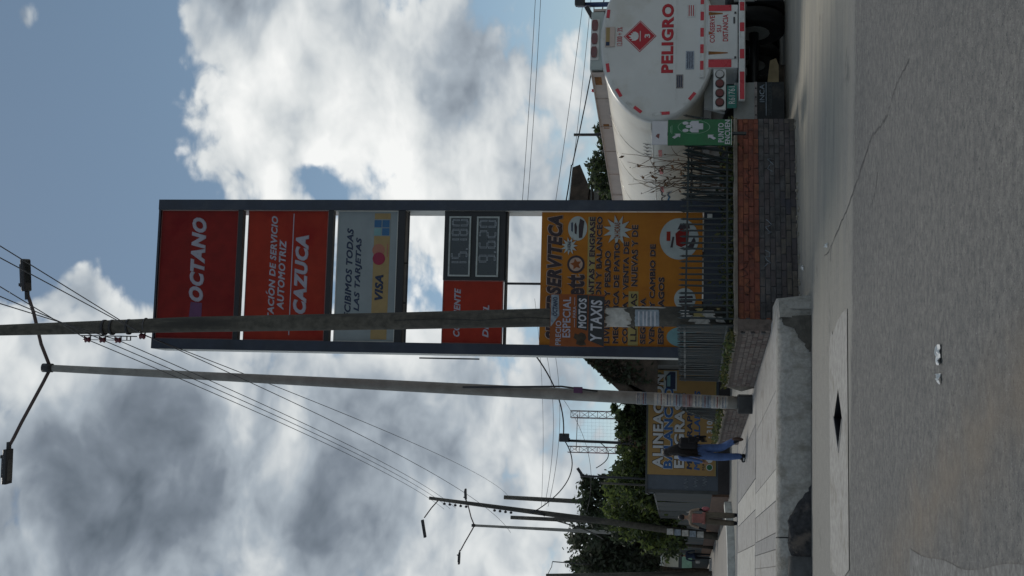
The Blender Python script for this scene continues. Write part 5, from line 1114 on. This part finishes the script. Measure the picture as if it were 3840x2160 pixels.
def finish_people():
    bpy.context.view_layer.update(); dg = bpy.context.evaluated_depsgraph_get()
    for ob, label, loc, rz, scale, J, edges, mats, group, extras in PEOPLE:
        me = bpy.data.meshes.new_from_object(ob.evaluated_get(dg)); n = len(me.polygons)
        cs = np.zeros(n*3); me.polygons.foreach_get('center', cs); cs = cs.reshape(n, 3); best = np.full(n, 1e9); mi = np.zeros(n, int)
        for a_, c_, m_ in edges:
            p, q = np.array(J[a_][:3]), np.array(J[c_][:3]); t = np.clip(((cs-p)@(q-p))/max(1e-9, (q-p)@(q-p)), 0, 1); dd = np.linalg.norm(cs-(p+t[:, None]*(q-p)), axis=1)
            k = dd < best; best[k] = dd[k]; mi[k] = m_
        # head, face and hands are welded into the same body mesh
        vs0 = [v_.co.copy() for v_ in me.vertices]; fs0 = [tuple(p.vertices) for p in me.polygons]
        b = MB(); b.v = [tuple(v_) for v_ in vs0]; b.f = fs0; b.mi = [int(v_) for v_ in mi]; b.sm = [True]*n
        h = Vector(J['head'][:3]); fw = Vector((0, 1, 0))
        b.ell(h+Vector((0, .0, .01)), (.074, .095, .115), 16, 12, 0); b.ell(h+Vector((0, .098, -.015)), (.014, .022, .026), 8, 6, 0)
        for s_ in (-1, 1): b.ell(h+Vector((s_*.076, -.005, -.005)), (.012, .022, .032), 8, 6, 0); b.ell(h+Vector((s_*.03, .084, .012)), (.013, .008, .007), 8, 6, 1)
        b.ell(h+Vector((0, .086, -.055)), (.024, .008, .008), 8, 5, 0)
        for s_ in 'LR':
            w_ = Vector(J['hand'+s_][:3]); el = Vector(J['wrist'+s_][:3]); dr = (w_-el).normalized(); sd_ = dr.cross(Vector((0, 1, 0))); sd_ = Vector((1, 0, 0)) if sd_.length < .1 else dr.cross(sd_).normalized()
            for k, (off, ln) in enumerate(((-.028, .060), (-.010, .072), (.010, .068), (.027, .052))):
                a0 = w_+sd_*off; cu_ = Vector((0, .012+.006*k, 0)); b.tube([a0-dr*.01, a0+dr*ln*.5+cu_*.3, a0+dr*ln+cu_], [.010, .009, .007], 6, 0)
            a0 = el.lerp(w_, .6)+sd_*.03; b.tube([a0, a0+sd_*.022+dr*.03, a0+sd_*.024+dr*.058], [.011, .010, .008], 6, 0)
        t = thing('person', label, 'person', loc, rz, group); t.scale = (scale,)*3
        o = link('body', b.mesh('body', mats), t)
        if extras: extras(t, h)
        bpy.data.objects.remove(ob)
def limbs(j, side, sh, elb, wr, hd, hip, knee, ank, toe, ra=(.055, .042, .030, .032), rl=(.088, .062, .045, .04)):
    for n_, p, r_ in zip(('sho', 'elb', 'wrist', 'hand'), (sh, elb, wr, hd), ra): j[n_+side] = (*p, r_)
    for n_, p, r_ in zip(('hip', 'knee', 'ank', 'toe'), (hip, knee, ank, toe), rl): j[n_+side] = (*p, r_)
def ed(sho, arm, fore, hand, thigh, shin, foot, torso):
    e = [('pelvis', 'waist', torso), ('waist', 'chest', torso), ('chest', 'neckb', torso), ('neckb', 'neck', 0), ('neck', 'head', 0)]
    for s_ in 'LR': e += [('chest', 'sho'+s_, sho), ('sho'+s_, 'elb'+s_, arm), ('elb'+s_, 'wrist'+s_, fore), ('wrist'+s_, 'hand'+s_, hand), ('pelvis', 'hip'+s_, thigh), ('hip'+s_, 'knee'+s_, thigh), ('knee'+s_, 'ank'+s_, shin), ('ank'+s_, 'toe'+s_, foot)]
    return e
def torso(lean=0.0, w=.15):
    return {'pelvis': (0, 0, .94, (.15, .115)), 'waist': (0, lean*.2, 1.10, (.125, .10)), 'chest': (0, lean*.6, 1.29, (w, .11)), 'neckb': (0, lean, 1.42, (.07, .065)), 'neck': (0, lean+.01, 1.49, .048), 'head': (0, lean+.035, 1.60, .07)}
j = torso(.05, .14)
limbs(j, 'L', (-.165, .04, 1.37), (-.21, -.02, 1.12), (-.19, .10, .90), (-.19, .13, .83), (-.085, 0, .90), (-.09, .05, .50), (-.09, -.02, .09), (-.10, .13, .035), rl=(.105, .085, .07, .04))
limbs(j, 'R', (.165, .04, 1.37), (.22, .02, 1.12), (.20, .16, .96), (.19, .21, .92), (.085, 0, .90), (.09, -.04, .50), (.09, -.33, .24), (.09, -.40, .12), rl=(.105, .085, .072, .04))
def woman_extras(t, h):
    b = MB(); b.ell(h+Vector((0, -.02, .03)), (.092, .108, .118), 16, 12); b.ell(h+Vector((0, -.10, -.14)), (.115, .075, .20), 14, 10); b.ell(h+Vector((-.02, -.13, -.34)), (.14, .075, .24), 14, 10); b.ell(h+Vector((-.03, -.13, -.52)), (.12, .06, .16), 12, 8)
    for k in range(46):
        a_ = rng.uniform(-.13, .12); b.tube([h+Vector((a_*.5, -.11, .02)), h+Vector((a_, -.19, -.22)), h+Vector((a_*1.2-.02, -.18, -.45)), h+Vector((a_*1.3-.03+rng.normal(0, .02), -.15+rng.normal(0, .02), -.62-.10*rng.random()))], [.012, .014, .010, .003], 4)
    part('hair', b, [HAIRM], t)
    part('backpack', MB().box(-.05, .19, -.30, -.12, 1.0, 1.40, ch=.05), BLKCL, t); part('backpack_pocket', MB().box(.0, .17, -.35, -.30, 1.03, 1.20, ch=.02), BLKCL, t)
    part('strap', MB().tube([(.13, -.16, 1.38), (.13, .05, 1.44), (.12, .14, 1.25), (.12, -.02, 1.05), (.13, -.15, 1.03)], .02, 6), BLKCL, t)
    b = MB()
    for k in range(26): b.ell((rng.uniform(.02, .2), -.36+rng.normal(0, .02), rng.uniform(.85, 1.05)), (.02, .02, .05), 6, 4)
    part('bag_fringe', b, BLKCL, t)
    part('cuff', MB().tube([(.09, -.20, .33), (.09, -.28, .28)], [.062, .066], 12), DENIML, t)
    part('shoe', MB().ell((.09, -.38, .17), (.045, .05, .12), 10, 8), BOOT, t, label='brown boot lifted behind'); part('shoe', MB().box(-.14, -.05, -.07, .17, .0, .075, ch=.02), BLKCL, t); part('shoe_stripe', MB().box(-.142, -.048, -.03, .09, .022, .042), M_REFW, t)
person('woman in blue denim with long dark hair and a black backpack walking along the wall', (-3.2, 25.6, ZS), R(40), .93, j, ed(3, 3, 3, 0, 2, 2, 4, 3), [SKIN, HAIRM, DENIM, DENIM, BLKCL], extras=woman_extras)
j = torso(.0, .17)
limbs(j, 'L', (-.20, 0, 1.37), (-.29, -.03, 1.12), (-.36, .03, .90), (-.38, .05, .82), (-.09, 0, .90), (-.11, .03, .50), (-.12, -.02, .09), (-.13, .12, .04), rl=(.11, .098, .085, .045))
limbs(j, 'R', (.20, 0, 1.37), (.26, -.02, 1.12), (.20, .09, .92), (.18, .13, .86), (.09, 0, .90), (.10, -.02, .50), (.11, -.10, .11), (.12, .02, .04), rl=(.11, .098, .085, .045))
def man_extras(t, h):
    part('hair', MB().ell(h+Vector((0, -.012, .03)), (.086, .103, .108), 16, 10), HAIRM, t)
    part('shirt_panel', MB().box(-.14, .13, -.155, -.10, .98, 1.33, ch=.03), SALM, t); part('shirt_hem', MB().tube([(0, 0, .93), (0, 0, 1.02)], [.19, .17], 16), SALM, t)
    part('pink_bag', MB().ell((.27, .05, .92), (.07, .09, .12), 10, 8), mat('pink_bag', (.42, .13, .14), .8), t)
    for s_ in (-1, 1): part('shoe', MB().box(s_*.12-.05, s_*.12+.05, -.12, .17, 0, .09, ch=.02), BLKCL, t)
person('man in a salmon shirt and olive trousers walking away past the sidewalk', (-7.08, 40.2, .004), R(6), 1.04, j, ed(2, 2, 4, 0, 3, 3, 4, 2), [SKIN, HAIRM, BEIGE, OLIVE, BLKCL], extras=man_extras)
j = torso(.0, .17)
limbs(j, 'L', (-.20, 0, 1.37), (-.27, -.03, 1.12), (-.27, .05, .90), (-.27, .08, .82), (-.09, 0, .90), (-.11, .06, .50), (-.11, .10, .09), (-.12, .24, .04))
limbs(j, 'R', (.20, 0, 1.37), (.27, -.03, 1.12), (.27, .05, .90), (.27, .08, .82), (.09, 0, .90), (.10, -.06, .52), (.11, -.24, .16), (.11, -.16, .06))
def far_extras(t, h):
    part('hair', MB().ell(h+Vector((0, -.012, .03)), (.086, .103, .108), 12, 8), HAIRM, t); part('jacket_hem', MB().tube([(0, 0, .88), (0, 0, 1.02)], [.18, .17], 12), NAVYC, t); part('bag', MB().box(-.40, -.24, -.1, .1, .62, .86, ch=.03), M_PAPER, t)
person('distant person in a dark navy jacket on the far pavement', (-14.8, 72, .2), R(10), 1.0, j, ed(2, 2, 2, 0, 3, 3, 3, 2), [SKIN, HAIRM, NAVYC, BLKCL, BLKCL], extras=far_extras)
finish_people()

# ------------------------------------------------------------------ litter on the road
def crumple(label, loc, sx_, sy, h_, rz, m_=None):
    n = 7; vs = []; fs = []
    for i in range(n):
        for k in range(n):
            u_, w_ = i/(n-1)-.5, k/(n-1)-.5; vs.append((u_*sx_*(1+rng.normal(0, .12)), w_*sy*(1+rng.normal(0, .15)), .006+abs(rng.normal(0, h_))*(1 if 0 < i < n-1 else .4)))
    fs = [(i*n+k, (i+1)*n+k, (i+1)*n+k+1, i*n+k+1) for i in range(n-1) for k in range(n-1)]
    o = part('litter', MB().add(vs, fs), m_ or mat('litter_paper', (.72, .74, .74), .7, .08, 20)); o.location = loc; o.rotation_euler = (0, 0, rz); tag(o, label, 'litter', 'scraps of paper on the road')
crumple('larger crumpled white paper scrap on the road', (-.375, 8.03, .001), .115, .10, .012, R(5)); crumple('narrow white paper scrap beside the larger one', (-.518, 8.0, .001), .065, .05, .012, R(10)); crumple('small white scrap near the foot of the red wall', (.31, 17.5, .001), .07, .10, .02, 0); crumple('tiny white scrap by the road crack', (.511, 14.5, .001), .05, .06, .015, 0)


finish_texts()
